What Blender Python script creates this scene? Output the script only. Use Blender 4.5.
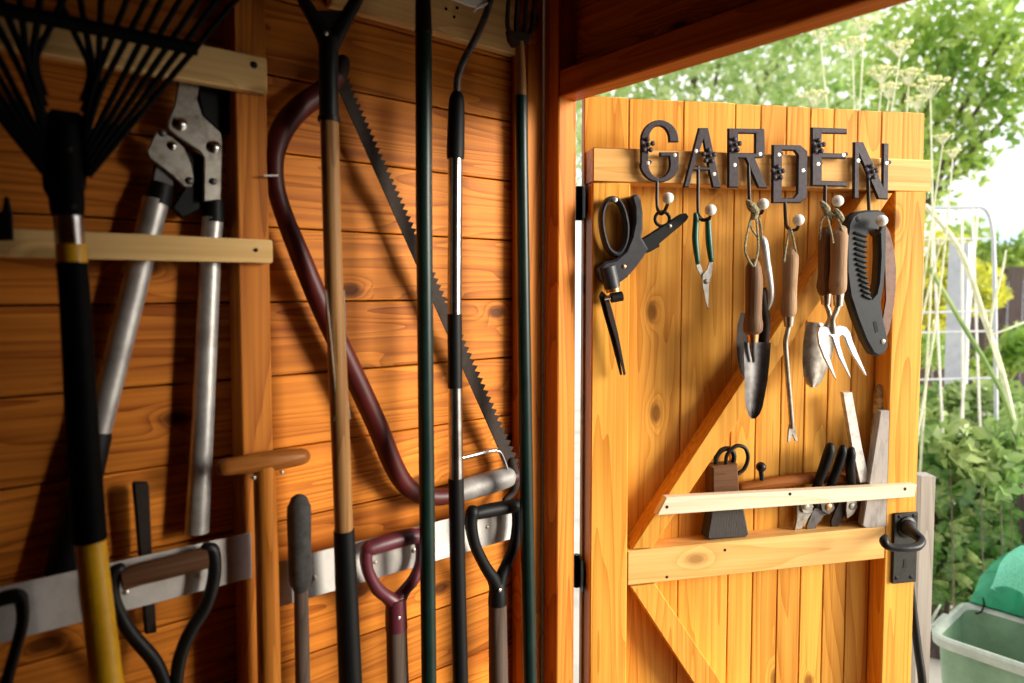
import bpy, bmesh, math, random
import numpy as np
from mathutils import Vector, Matrix
from mathutils.geometry import tessellate_polygon

for o in list(bpy.data.objects): bpy.data.objects.remove(o)
SC = bpy.context.scene
COL = SC.collection
random.seed(7); np.random.seed(7)

# ------------------------------------------------------------------ camera
FPX = 690.0; YAW = math.radians(51); PITCH = math.radians(3.0); SHIFT = 17.3
CAM = Vector((1.0, 0.0, 1.5))
cd = bpy.data.cameras.new('camera'); cam = bpy.data.objects.new('camera', cd); COL.objects.link(cam)
cd.sensor_width = 36; cd.lens = FPX / 1024 * 36; cd.shift_y = -SHIFT / 1024
cd.clip_start = 0.02; cd.clip_end = 200
cam.location = CAM; cam.rotation_euler = (math.pi/2 - PITCH, 0, YAW)
cd.dof.use_dof = True; cd.dof.focus_distance = 1.36; cd.dof.aperture_fstop = 2.6
SC.camera = cam
AX = Vector((-math.sin(YAW)*math.cos(PITCH), math.cos(YAW)*math.cos(PITCH), -math.sin(PITCH)))
RT = Vector((math.cos(YAW), math.sin(YAW), 0)); UPV = RT.cross(AX)
def ray(x, y): return AX + RT*((x-512)/FPX) + UPV*((341.5-SHIFT-y)/FPX)

# ------------------------------------------------------------------ world, sun, exposure
W = bpy.data.worlds.new('world'); SC.world = W; W.use_nodes = True
wn = W.node_tree.nodes; wl = W.node_tree.links
bg = wn['Background']
tc = wn.new('ShaderNodeTexCoord'); nz = wn.new('ShaderNodeTexNoise'); rp = wn.new('ShaderNodeValToRGB')
nz.inputs['Scale'].default_value = 2.2; nz.inputs['Detail'].default_value = 4
rp.color_ramp.elements[0].position = 0.30; rp.color_ramp.elements[0].color = (0.42, 0.66, 1.0, 1)
rp.color_ramp.elements[1].position = 0.47; rp.color_ramp.elements[1].color = (1.0, 0.99, 0.97, 1)
wl.new(tc.outputs['Generated'], nz.inputs['Vector']); wl.new(nz.outputs[0], rp.inputs[0]); wl.new(rp.outputs[0], bg.inputs['Color'])
bg.inputs['Strength'].default_value = 0.85
sd = bpy.data.lights.new('sun', 'SUN'); sun = bpy.data.objects.new('sun', sd); COL.objects.link(sun)
sd.energy = 3.4; sd.angle = math.radians(24); sd.color = (1.0, 0.93, 0.8)
SUNDIR = Vector((math.cos(math.radians(12))*math.cos(math.radians(32)), math.cos(math.radians(12))*math.sin(math.radians(32)), math.sin(math.radians(12))))   # towards a low hazy sun, right of the doorway
sun.rotation_euler = SUNDIR.to_track_quat('Z', 'Y').to_euler(); sun.location = (3, 6, 8)
VS = SC.view_settings
VS.view_transform = 'Standard'; VS.look = 'None'; VS.gamma = 1; VS.use_curve_mapping = False
VS.exposure = 0.95

# ------------------------------------------------------------------ materials
def nodes(name):
    m = bpy.data.materials.new(name); m.use_nodes = True
    nt = m.node_tree; b = nt.nodes['Principled BSDF']
    return m, nt, b
def N(nt, t, **kw):
    n = nt.nodes.new(t)
    for k, v in kw.items():
        if k == 'op': n.operation = v
        elif isinstance(k, str) and k.startswith('i'): n.inputs[int(k[1:])].default_value = v
        else: setattr(n, k, v)
    return n
def ramp(nt, src, stops):
    r = nt.nodes.new('ShaderNodeValToRGB'); e = r.color_ramp.elements
    while len(e) < len(stops): e.new(0.5)
    for el, (p, c) in zip(e, stops): el.position = p; el.color = (*c, 1)
    nt.links.new(src, r.inputs[0]); return r
def mat(name, col, rough=0.5, metal=0.0, var=0.0, vcol=None, scale=30, bump=0.0, stretch=None, spec=0.5):
    m, nt, b = nodes(name); L = nt.links
    b.inputs['Roughness'].default_value = rough; b.inputs['Metallic'].default_value = metal
    b.inputs['Specular IOR Level'].default_value = spec
    b.inputs['Base Color'].default_value = (*col, 1)
    if var or bump:
        t = N(nt, 'ShaderNodeTexCoord'); mp = N(nt, 'ShaderNodeMapping'); n = N(nt, 'ShaderNodeTexNoise')
        if stretch: mp.inputs['Scale'].default_value = stretch
        n.inputs['Scale'].default_value = scale; n.inputs['Detail'].default_value = 5; n.inputs['Roughness'].default_value = .65
        L.new(t.outputs['Object'], mp.inputs[0]); L.new(mp.outputs[0], n.inputs['Vector'])
        if var:
            c2 = vcol or tuple(c*.45 for c in col)
            a = max(0.02, .58-var*.3); r = ramp(nt, n.outputs[0], [(a-.12, c2), (a+.12, col)])
            L.new(r.outputs[0], b.inputs['Base Color'])
        if bump:
            bp = N(nt, 'ShaderNodeBump'); bp.inputs['Strength'].default_value = bump; bp.inputs['Distance'].default_value = .002
            L.new(n.outputs[0], bp.inputs['Height']); L.new(bp.outputs[0], b.inputs['Normal'])
    return m
def wood(name, light, dark, axis='x', rough=.45, knots=1.0, ring=7.0, vary=.25, sc=1.0, spec=.12):
    """Softwood: growth-ring figure as contour lines of a stretched noise, fibres, and knots; grain runs along local axis."""
    m, nt, b = nodes(name); L = nt.links
    t = N(nt, 'ShaderNodeTexCoord'); oi = N(nt, 'ShaderNodeObjectInfo')
    off = N(nt, 'ShaderNodeVectorMath', op='SCALE'); off.inputs[0].default_value = (13.7, 29.1, 17.3); L.new(oi.outputs['Random'], off.inputs['Scale'])
    ad = N(nt, 'ShaderNodeVectorMath', op='ADD'); L.new(t.outputs['Object'], ad.inputs[0]); L.new(off.outputs[0], ad.inputs[1])
    def stretched(along, across):
        mp = N(nt, 'ShaderNodeMapping'); s = {'x': (along, across, across), 'y': (across, along, across), 'z': (across, across, along)}[axis]
        mp.inputs['Scale'].default_value = tuple(v*sc for v in s); L.new(ad.outputs[0], mp.inputs[0]); return mp
    big = N(nt, 'ShaderNodeTexNoise'); big.inputs['Scale'].default_value = 1; big.inputs['Detail'].default_value = 1.5
    L.new(stretched(.8, 13).outputs[0], big.inputs['Vector'])
    kv = N(nt, 'ShaderNodeTexVoronoi', voronoi_dimensions='2D'); kv.inputs['Scale'].default_value = 1
    sp = N(nt, 'ShaderNodeSeparateXYZ'); cb_ = N(nt, 'ShaderNodeCombineXYZ'); L.new(stretched(4.6, 8.5).outputs[0], sp.inputs[0])
    for i, c_ in enumerate({'x': (0, 2), 'y': (1, 2), 'z': (2, 0)}[axis]): L.new(sp.outputs[c_], cb_.inputs[i])
    L.new(cb_.outputs[0], kv.inputs['Vector'])
    kc = N(nt, 'ShaderNodeSeparateColor'); L.new(kv.outputs['Color'], kc.inputs[0]); gate = N(nt, 'ShaderNodeMath', op='GREATER_THAN', i1=.56 if knots >= 1 else .80); L.new(kc.outputs[0], gate.inputs[0])
    kf = N(nt, 'ShaderNodeMapRange'); kf.inputs[1].default_value = 0.0; kf.inputs[2].default_value = .34; kf.inputs[3].default_value = 1; kf.inputs[4].default_value = 0
    kf.interpolation_type = 'SMOOTHSTEP'; L.new(kv.outputs['Distance'], kf.inputs[0])
    kg = N(nt, 'ShaderNodeMath', op='MULTIPLY'); L.new(kf.outputs[0], kg.inputs[0]); L.new(gate.outputs[0], kg.inputs[1])
    k2 = N(nt, 'ShaderNodeMath', op='POWER', i1=2.0); L.new(kg.outputs[0], k2.inputs[0])
    a1 = N(nt, 'ShaderNodeMath', op='MULTIPLY', i1=ring*2.2); L.new(big.outputs[0], a1.inputs[0])
    a2 = N(nt, 'ShaderNodeMath', op='MULTIPLY_ADD', i1=3.2*knots); L.new(k2.outputs[0], a2.inputs[0]); L.new(a1.outputs[0], a2.inputs[2])
    pp = N(nt, 'ShaderNodeMath', op='FRACT'); L.new(a2.outputs[0], pp.inputs[0])
    fib = N(nt, 'ShaderNodeTexNoise'); fib.inputs['Scale'].default_value = 1; fib.inputs['Detail'].default_value = 4
    L.new(stretched(3, 170).outputs[0], fib.inputs['Vector'])
    rg = N(nt, 'ShaderNodeMath', op='POWER', i1=2.2); L.new(pp.outputs[0], rg.inputs[0])
    s1 = N(nt, 'ShaderNodeMath', op='MULTIPLY', i1=.50); L.new(rg.outputs[0], s1.inputs[0])
    fm = N(nt, 'ShaderNodeMapRange'); fm.inputs[1].default_value = .35; fm.inputs[2].default_value = .75; fm.inputs[3].default_value = 0; fm.inputs[4].default_value = .42
    L.new(fib.outputs[0], fm.inputs[0])
    s2 = N(nt, 'ShaderNodeMath', op='ADD'); L.new(s1.outputs[0], s2.inputs[0]); L.new(fm.outputs[0], s2.inputs[1])
    pt = N(nt, 'ShaderNodeTexNoise'); pt.inputs['Scale'].default_value = 1; pt.inputs['Detail'].default_value = 2; L.new(stretched(2, 9).outputs[0], pt.inputs['Vector'])
    pm = N(nt, 'ShaderNodeMapRange'); pm.inputs[1].default_value = .3; pm.inputs[2].default_value = .7; pm.inputs[3].default_value = -.12; pm.inputs[4].default_value = .22; L.new(pt.outputs[0], pm.inputs[0])
    s3 = N(nt, 'ShaderNodeMath', op='ADD'); L.new(s2.outputs[0], s3.inputs[0]); L.new(pm.outputs[0], s3.inputs[1]); s3.use_clamp = True
    mx = N(nt, 'ShaderNodeMix', data_type='RGBA'); mx.inputs[6].default_value = (*light, 1); mx.inputs[7].default_value = (*dark, 1); L.new(s3.outputs[0], mx.inputs[0])
    kk = N(nt, 'ShaderNodeMapRange'); kk.inputs[1].default_value = .72; kk.inputs[2].default_value = .93; kk.inputs[3].default_value = 0; kk.inputs[4].default_value = .85*min(1, knots); L.new(kg.outputs[0], kk.inputs[0])
    m2 = N(nt, 'ShaderNodeMix', data_type='RGBA'); m2.inputs[7].default_value = (*(c*.28 for c in dark), 1); L.new(mx.outputs[2], m2.inputs[6]); L.new(kk.outputs[0], m2.inputs[0])
    hv = N(nt, 'ShaderNodeHueSaturation'); L.new(m2.outputs[2], hv.inputs['Color'])
    vr = N(nt, 'ShaderNodeMapRange'); vr.inputs[3].default_value = 1-vary; vr.inputs[4].default_value = 1+vary*.5; L.new(oi.outputs['Random'], vr.inputs[0]); L.new(vr.outputs[0], hv.inputs['Value'])
    L.new(hv.outputs[0], b.inputs['Base Color'])
    b.inputs['Roughness'].default_value = rough; b.inputs['Specular IOR Level'].default_value = spec
    bp = N(nt, 'ShaderNodeBump'); bp.inputs['Strength'].default_value = .25; bp.inputs['Distance'].default_value = .0015; bp.invert = True
    L.new(s2.outputs[0], bp.inputs['Height']); L.new(bp.outputs[0], b.inputs['Normal'])
    return m
def leafmat(name, c1, c2, scale=9, trans=.45):
    m, nt, b = nodes(name); L = nt.links; nt.nodes.remove(b)
    t = N(nt, 'ShaderNodeTexCoord'); n = N(nt, 'ShaderNodeTexNoise'); n.inputs['Scale'].default_value = scale; n.inputs['Detail'].default_value = 3
    L.new(t.outputs['Object'], n.inputs['Vector']); r = ramp(nt, n.outputs[0], [(.38, c1), (.62, c2)])
    d = N(nt, 'ShaderNodeBsdfDiffuse'); tr = N(nt, 'ShaderNodeBsdfTranslucent'); g = N(nt, 'ShaderNodeBsdfGlossy'); g.inputs['Roughness'].default_value = .35
    for q in (d, tr): L.new(r.outputs[0], q.inputs[0])
    mx = N(nt, 'ShaderNodeMixShader'); mx.inputs[0].default_value = trans; L.new(d.outputs[0], mx.inputs[1]); L.new(tr.outputs[0], mx.inputs[2])
    m2 = N(nt, 'ShaderNodeMixShader'); m2.inputs[0].default_value = .06; L.new(mx.outputs[0], m2.inputs[1]); L.new(g.outputs[0], m2.inputs[2])
    L.new(m2.outputs[0], nt.nodes['Material Output'].inputs[0]); return m
M = {}
WL, WD = (.78, .26, .030), (.24, .045, .005)
M['wall'] = wood('wall_wood', WL, WD, 'x', .5, ring=9)
M['stud'] = wood('stud_wood', (.70, .24, .033), (.28, .065, .009), 'z', .5)
M['hdr'] = wood('header_wood', (.62, .19, .026), (.26, .055, .008), 'x', .5)
M['roof'] = wood('dimmed_wood', (.16, .07, .025), (.07, .03, .010), 'x', .8)  # orange shed wood darkened to cut bounce off unseen walls, floor and roof
DL, DD = (.88, .44, .075), (.55, .175, .016)
M['door_z'] = wood('door_wood', DL, DD, 'z', .45, knots=.9, ring=6, vary=.14)
M['door_x'] = wood('door_rail_wood', (.92, .54, .19), (.70, .32, .075), 'x', .45, knots=.7, ring=4, vary=.05)
M['pine_x'] = wood('pale_pine', (.84, .58, .25), (.60, .32, .10), 'x', .5, knots=.6, ring=4, vary=.04)
M['white_pine'] = wood('whitewood', (.93, .80, .62), (.80, .58, .34), 'x', .5, knots=.5, ring=3, vary=.03)
M['ash'] = wood('ash_handle', (.40, .21, .08), (.17, .07, .022), 'z', .4, knots=0, ring=5, vary=.05, sc=2)
M['varnish'] = wood('varnished_handle', (.55, .20, .03), (.28, .075, .011), 'z', .3, knots=0, ring=5, vary=.03, sc=2)
M['varnish_x'] = wood('varnished_grip', (.36, .125, .025), (.18, .05, .009), 'x', .35, knots=0, ring=5, vary=.03, sc=2)
M['beech'] = wood('beech_grip', (.46, .29, .165), (.26, .145, .075), 'z', .55, knots=0, ring=4, vary=.05, sc=3)
M['oldgrip'] = wood('worn_grip', (.25, .14, .075), (.09, .045, .022), 'z', .5, knots=0, ring=4, vary=.05, sc=3)
M['darkgrip_x'] = wood('dark_grip', (.16, .075, .035), (.07, .03, .015), 'x', .5, knots=0, ring=4, vary=.02, sc=2)
M['greywood'] = wood('weathered_wood', (.46, .42, .37), (.24, .21, .18), 'z', .8, knots=.4, ring=5, vary=.08)
M['greyshaft'] = wood('grey_shaft', (.13, .092, .072), (.06, .041, .031), 'z', .6, knots=0, ring=5, vary=.04, sc=2)
M['fence'] = wood('fence_wood', (.16, .12, .11), (.07, .05, .05), 'z', .85, knots=.4, ring=5, vary=.3)
M['black'] = mat('black_plastic', (.0035, .0035, .004), .52, 0, .4, (.004, .004, .0045), 60, .1, spec=.22)
M['rakeblack'] = mat('rake_black', (.003, .003, .0034), .6, 0, .4, (.002, .002, .0022), 60, .1, spec=.06)
M['blackmetal'] = mat('black_metal', (.009, .0085, .0085), .42, .2, .4, (.005, .0045, .0045), 50, .2, spec=.35)
M['rubber'] = mat('grey_rubber', (.060, .056, .054), .8, 0, .5, (.032, .029, .027), 80, .2, spec=.25)
M['iron'] = mat('cast_iron', (.046, .035, .041), .55, .25, .4, (.028, .022, .025), 140, .25, spec=.35)
M['wire'] = mat('dark_wire', (.03, .022, .02), .45, .6)
M['chrome'] = mat('chrome', (.62, .60, .58), .22, 1.0, .3, (.40, .36, .33), 30)
M['brightsteel'] = mat('bright_steel', (.85, .85, .87), .3, .85)
M['alu'] = mat('aluminium_tube', (.62, .60, .57), .42, .65, .35, (.40, .37, .35), 25, .05)
M['alustrip'] = mat('dull_aluminium', (.70, .66, .61), .6, 0, .3, (.54, .50, .46), 18, .1, spec=.3)
M['castgrey'] = mat('grey_casting', (.30, .285, .27), .55, .2, .4, (.20, .185, .175), 40, .2)
M['worn'] = mat('worn_steel', (.44, .41, .36), .45, .75, .5, (.22, .18, .14), 45, .2)
M['steel_d'] = mat('dark_steel', (.17, .16, .16), .42, .7, .5, (.09, .075, .065), 40, .2)
M['rust'] = mat('rusty_steel', (.034, .023, .018), .7, .05, .6, (.018, .011, .008), 60, .4, spec=.2)
M['brass'] = mat('copper_ferrule', (.62, .32, .14), .35, .9)
M['ferrule'] = mat('nickel_ferrule', (.68, .62, .54), .3, .9, .3, (.45, .38, .3), 60)
M['maroon'] = mat('maroon_paint', (.085, .009, .008), .45, 0, .5, (.05, .007, .007), 25, .1, spec=.35)
M['maroon_p'] = mat('maroon_plastic', (.11, .016, .026), .42, 0, .6, (.09, .02, .03), 40, .15)
M['green'] = mat('green_tube', (.006, .022, .017), .36, 0, .3, (.004, .014, .011), 20, spec=.35)
M['greengrip'] = mat('green_grip', (.012, .10, .065), .4)
M['yellow'] = mat('yellow_tube', (.92, .50, .012), .38, 0, .3, (.74, .38, .008), 30)
M['white'] = mat('white_ceramic', (.86, .83, .78), .25, 0, .3, (.70, .66, .58), 120)
M['screw'] = mat('zinc_screw', (.75, .70, .60), .3, .8)
M['rope'] = mat('hemp_rope', (.42, .37, .22), .9, 0, .35, (.06, .055, .03), 300, .4)
M['dark'] = mat('dark_hole', (.006, .006, .006), .8)
M['slate'] = mat('slate_plastic', (.040, .040, .046), .45, 0, .4, (.024, .024, .028), 50, .1, spec=.4)
M['charcoal'] = mat('charcoal_plastic', (.015, .0165, .020), .5, 0, .3, (.009, .010, .012), 60, .08, spec=.32)
M['plate'] = mat('iron_plate', (.030, .028, .023), .55, .1, .5, (.018, .017, .014), 60, .3, spec=.3)
M['bristle'] = mat('bristle', (.055, .045, .04), .8, 0, .7, (.02, .016, .014), 30, .8, (30, 30, 2))
M['stone'] = mat('grey_stone', (.42, .37, .33), .85, 0, .6, (.22, .19, .17), 60, .3, (1, 1, .3))
M['paint_w'] = mat('worn_white', (.66, .62, .56), .5, .2, .5, (.4, .36, .32), 70, .2)
M['peel'] = mat('peeling_paint', (.09, .065, .06), .6, 0, .25, (.62, .40, .14), 60, .3)
M['bin'] = mat('green_bin_plastic', (.20, .32, .20), .4, 0, .4, (.13, .23, .13), 8)
M['binrim'] = mat('pale_bin_rim', (.46, .50, .43), .45, 0, .3, (.33, .38, .31), 14)
M['bag'] = mat('green_bag', (.006, .25, .11), .45, 0, .5, (.003, .12, .055), 14, .5)
M['bag2'] = mat('green_mesh', (.18, .60, .40), .6, 0, .5, (.05, .42, .25), 220, .4)
M['strap'] = mat('grey_strap', (.09, .09, .12), .8, 0, .4, (.05, .05, .07), 300, .3)
M['ground'] = mat('paving', (.66, .61, .54), .9, 0, .6, (.46, .42, .36), 3, .3)
M['soil'] = mat('grass_ground', (.22, .30, .09), .95, 0, .6, (.12, .17, .05), 6, .4)
M['postgrey'] = mat('galvanised_post', (.52, .54, .56), .6, .2, .3, (.42, .44, .47), 12)
M['stem'] = mat('dry_stem', (.78, .76, .58), .8, 0, .3, (.60, .62, .40), 30)
M['umbel'] = mat('fennel_flower', (.88, .85, .50), .9, 0, .4, (.62, .62, .22), 90)
M['bark'] = mat('bark', (.16, .12, .085), .9, 0, .6, (.08, .06, .045), 20, .6)
M['leaf_tree'] = leafmat('tree_leaf', (.22, .40, .05), (.55, .68, .16), 3.5, .5)
M['leaf_pale'] = leafmat('pale_leaf', (.34, .52, .15), (.72, .80, .42), 3.5, .5)
M['leaf_ivy'] = leafmat('ivy_leaf', (.045, .14, .02), (.15, .31, .055), 4, .25)
M['leaf_yel'] = leafmat('yellow_leaf', (.46, .52, .05), (.78, .72, .09), 4, .5)
M['leaf_low'] = leafmat('bed_leaf', (.20, .36, .08), (.45, .55, .20), 5, .4)
M['terracotta'] = mat('terracotta', (.42, .12, .06), .8)

# ------------------------------------------------------------------ frames and geometry helpers
class Frame:
    """local x runs along the surface, local z is up, local -y is the surface normal (into the room)."""
    def __init__(s, o, ang):
        s.o = Vector(o); s.ang = ang; s.d = Vector((math.cos(ang), math.sin(ang), 0)); s.nn = Vector((math.sin(ang), -math.cos(ang), 0))
    def px(s, x, y, n=0.):
        d = ray(x, y); q0 = s.o + s.nn*n; t = (q0-CAM).dot(s.nn)/d.dot(s.nn); q = CAM + d*t
        return Vector(((q-s.o).dot(s.d), -n, q.z))
    def w(s, p): return s.o + s.d*p[0] - s.nn*p[1] + Vector((0, 0, p[2]))
    def rad(s, p, wpx): return wpx/2*(s.w(p)-CAM).dot(AX)/FPX
WALL = Frame((0, 0, 0), math.pi/2)
TH = math.radians(79.6); AH = Vector((-math.sin(YAW), math.cos(YAW), 0))
DDIR = AH*math.cos(TH) + RT*math.sin(TH); DANG = math.atan2(DDIR.y, DDIR.x)
_d = ray(592, 300); _o = CAM + _d*(1.26/_d.dot(AH)); DN = Vector((DDIR.y, -DDIR.x, 0))
DOOR = Frame((_o.x - DN.x*.045, _o.y - DN.y*.045, 0), DANG)
WORLD = Frame((0, 0, 0), 0)
def at(px, py, depth):                      # world point along a pixel's direction at a distance along the view axis
    d = ray(px, py); return CAM + d*depth

def geo(): return ([], [])
def join(*gs):
    V, Fc = [], []
    for g in gs:
        b = len(V); V += g[0]; Fc += [tuple(i+b for i in f) for f in g[1]]
    return (V, Fc)
def box(x0, x1, y0, y1, z0, z1, ch=.002):
    bm = bmesh.new(); bmesh.ops.create_cube(bm, size=1)
    for v in bm.verts: v.co = Vector(((x0+x1)/2 + v.co.x*(x1-x0), (y0+y1)/2 + v.co.y*(y1-y0), (z0+z1)/2 + v.co.z*(z1-z0)))
    if ch: bmesh.ops.bevel(bm, geom=bm.edges[:], offset=ch, segments=1, affect='EDGES')
    bm.verts.index_update(); g = ([v.co.copy() for v in bm.verts], [tuple(v.index for v in f.verts) for f in bm.faces]); bm.free(); return g
def fbox(s0, s1, z0, z1, n0, n1, ch=.002): return box(s0, s1, -n1, -n0, z0, z1, ch)
def catmull(pts, k, closed=False):
    P = [tuple(p) for p in pts]; n = len(P); out = []
    for i in range(n if closed else n-1):
        p0 = P[(i-1) % n] if closed or i > 0 else P[i]; p1 = P[i]; p2 = P[(i+1) % n]; p3 = P[(i+2) % n] if closed or i+2 < n else p2
        for j in range(k):
            t = j/k
            out.append(tuple(.5*((2*b)+(c-a)*t+(2*a-5*b+4*c-d)*t*t+(3*b-a-3*c+d)*t**3) for a, b, c, d in zip(p0, p1, p2, p3)))
    if not closed: out.append(P[-1])
    return out
def sweep(pts, rad, seg=12, rnd=False, flat=1.0, closed=False, flatdir=None):
    """tube along pts with a radius for each point; flat squeezes it along flatdir."""
    P = [Vector(p) for p in pts]; R = list(rad) if hasattr(rad, '__len__') else [rad]*len(P)
    if rnd and not closed:
        def cap(p, q, r):
            d = (p-q); d = d.normalized() if d.length > 1e-9 else Vector((0, 0, 1))
            return [(p + d*r*math.sin(a), r*math.cos(a)) for a in (1.45, 1.1, .65)]
        a = cap(P[0], P[1], R[0]); e = cap(P[-1], P[-2], R[-1])
        P = [x for x, _ in a] + P + [x for x, _ in reversed(e)]; R = [x for _, x in a] + R + [x for _, x in reversed(e)]
    n = len(P); V, Fc = [], []
    T = []
    for i in range(n):
        a = P[i-1] if (i > 0 or closed) else P[i]; b = P[(i+1) % n] if (i < n-1 or closed) else P[i]
        t = b-a; T.append(t.normalized() if t.length > 1e-9 else Vector((0, 0, 1)))
    up = Vector((0, 1, 0)) if abs(T[0].y) < .9 else Vector((1, 0, 0))
    u = (up - T[0]*up.dot(T[0])).normalized()
    for i in range(n):
        u = (u - T[i]*u.dot(T[i])); u = u.normalized() if u.length > 1e-6 else Vector((1, 0, 0)); v = T[i].cross(u)
        for k in range(seg):
            a = 2*math.pi*k/seg; o = (u*math.cos(a)*flat + v*math.sin(a))*R[i]
            V.append(P[i]+o)
    for i in range(n if closed else n-1):
        j = (i+1) % n
        for k in range(seg): Fc.append((i*seg+k, i*seg+(k+1) % seg, j*seg+(k+1) % seg, j*seg+k))
    if not closed: Fc.append(tuple(range(seg))[::-1]); Fc.append(tuple((n-1)*seg+k for k in range(seg)))
    return (V, Fc)
def tp(fr, pts, k=0, seg=14, rnd=False, flat=1.0):
    """tube from photo points (x, y, distance off the surface, width in pixels)."""
    if k: pts = catmull(pts, k)
    P = [fr.px(p[0], p[1], p[2]) for p in pts]
    return sweep(P, [fr.rad(q, p[3]) for q, p in zip(P, pts)], seg, rnd, flat)
def ring2(pts, off):
    n = len(pts); out = []
    ar = sum(pts[i][0]*pts[(i+1) % n][1]-pts[(i+1) % n][0]*pts[i][1] for i in range(n)); sg = 1 if ar > 0 else -1
    for i in range(n):
        a, b, c = Vector(pts[i-1]), Vector(pts[i]), Vector(pts[(i+1) % n])
        e1 = (b-a); e2 = (c-b)
        if e1.length < 1e-9 or e2.length < 1e-9: out.append(tuple(b)); continue
        e1.normalize(); e2.normalize(); n1 = Vector((-e1.y, e1.x)); n2 = Vector((-e2.y, e2.x)); m = n1+n2
        m = m.normalized()/max(.5, math.sqrt(max(.01, (1+n1.dot(n2))/2))) if m.length > 1e-6 else n1
        out.append(tuple(b + m*off*sg))
    return out
def prism(outer, n0, n1, holes=(), ch=.0012):
    """plate in the surface plane from (s, z) outlines, from n0 (back) to n1 (front), front edges chamfered."""
    loops = [list(outer)] + [list(h) for h in holes]; V, Fc = [], []
    ins = []
    for li, lp in enumerate(loops):
        ip = ring2(lp, ch if li == 0 else -ch); ins.append(ip); n = len(lp)
        b = len(V); V += [Vector((s, -n0, z)) for s, z in lp] + [Vector((s, -(n1-ch), z)) for s, z in lp] + [Vector((s, -n1, z)) for s, z in ip]
        for i in range(n):
            j = (i+1) % n; Fc.append((b+i, b+j, b+n+j, b+n+i)); Fc.append((b+n+i, b+n+j, b+2*n+j, b+2*n+i))
    idx = []; idb = []; c = 0
    for lp in loops: n = len(lp); idx += [c+2*n+i for i in range(n)]; idb += [c+i for i in range(n)]; c += 3*n
    for t in tessellate_polygon([[Vector((s, z, 0)) for s, z in lp] for lp in ins]): Fc.append(tuple(idx[i] for i in t))
    for t in tessellate_polygon([[Vector((s, z, 0)) for s, z in lp] for lp in loops]): Fc.append(tuple(idb[i] for i in t))
    return (V, Fc)
def pxy(fr, pts, n, k=0):
    if k: pts = catmull(pts, k, True)
    return [(q.x, q.z) for q in (fr.px(x, y, n) for x, y in pts)]
def plate(fr, pts, n0, n1, holes=(), ch=.0012, k=0): return prism(pxy(fr, pts, n1, k), n0, n1, [pxy(fr, h, n1, k) for h in holes], ch)
def bladeg(fr, rows, n, bow, cols=8, th=.0015):
    """curved sheet: rows of (xl, yl, xr, yr) photo points, bowed out of the surface."""
    V, Fc = [], []; m = len(rows)
    for side in (0, 1):
        for (xl, yl, xr, yr) in rows:
            for c in range(cols+1):
                t = c/cols; b = n + bow*(1-(2*t-1)**2) - side*th
                V.append(fr.px(xl+(xr-xl)*t, yl+(yr-yl)*t, b))
    q = cols+1
    for i in range(m-1):
        for c in range(cols):
            a = i*q+c; Fc.append((a, a+1, a+q+1, a+q)); a += m*q; Fc.append((a, a+q, a+q+1, a+1))
    for i in range(m-1):
        for c in (0, cols): a = i*q+c; Fc.append((a, a+q, a+q+m*q, a+m*q))
    for i in (0, m-1):
        for c in range(cols): a = i*q+c; Fc.append((a, a+1, a+1+m*q, a+m*q))
    return (V, Fc)
def bolt(fr, x, y, n, wpx, h=.004, seg=12):
    c = fr.px(x, y, n); r = fr.rad(c, wpx)
    return sweep([c + Vector((0, -h*a, 0)) for a in (0, .45, .85, 1)], [r, r*.97, r*.65, r*.2], seg)
def ball(c, r, seg=14, rings=8, sq=1.0):
    pts = [Vector(c)+Vector((0, 0, -math.cos(math.pi*i/rings)*r*sq)) for i in range(rings+1)]
    return sweep(pts, [max(r*math.sin(math.pi*i/rings), r*.02) for i in range(rings+1)], seg)

def mesh(name, g, m, smooth=True):
    me = bpy.data.meshes.new(name); me.from_pydata([tuple(v) for v in g[0]], [], g[1]); me.validate()
    bm = bmesh.new(); bm.from_mesh(me); bmesh.ops.recalc_face_normals(bm, faces=bm.faces[:]); bm.to_mesh(me); bm.free()
    if smooth: me.shade_smooth(); me.set_sharp_from_angle(angle=math.radians(38))
    if m: me.materials.append(M[m] if isinstance(m, str) else m)
    return me
def tag(o, label=None, cat=None, group=None, kind=None):
    if label: o['label'] = label
    if cat: o['category'] = cat
    if group: o['group'] = group
    if kind: o['kind'] = kind
    return o
class Thing:
    """collects parts in a frame, then links an Empty (or the single mesh) at the base of the thing."""
    def __init__(s, name, label, cat, fr=WALL, group=None, kind=None):
        s.name, s.label, s.cat, s.fr, s.group, s.kind, s.parts = name, label, cat, fr, group, kind, []
    def add(s, name, g, m, parent=None, label=None, kind=None, smooth=True):
        s.parts.append((name, g, m, parent, label, kind, smooth)); return len(s.parts)-1
    def done(s, base=None):
        A = np.array([tuple(v) for p in s.parts for v in p[1][0]]); lo, hi = A.min(0), A.max(0)
        b = Vector(base) if base else Vector(((lo[0]+hi[0])/2, (lo[1]+hi[1])/2, lo[2]))
        single = len(s.parts) == 1
        if single: root = None
        else:
            root = bpy.data.objects.new(s.name, None); root.empty_display_size = .05; COL.objects.link(root)
        obs = []
        for (name, g, m, par, label, kind, smooth) in s.parts:
            me = mesh(s.name if single else name, ([Vector(v)-b for v in g[0]], g[1]), m, smooth)
            o = bpy.data.objects.new(s.name if single else name, me); COL.objects.link(o); obs.append(o)
            if not single: o.parent = root if par is None else obs[par]
            if label and not single: o['label'] = label
            if kind: o['kind'] = kind
        if single: root = obs[0]
        root.location = s.fr.w(b); root.rotation_euler = (0, 0, s.fr.ang)
        tag(root, s.label, s.cat, s.group, s.kind); s.root = root; s.obs = obs
        return root
def struct(name, g, m, fr=WORLD, label=None):
    t = Thing(name, label, None, fr, kind='structure'); t.add(name, g, m); return t

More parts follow.
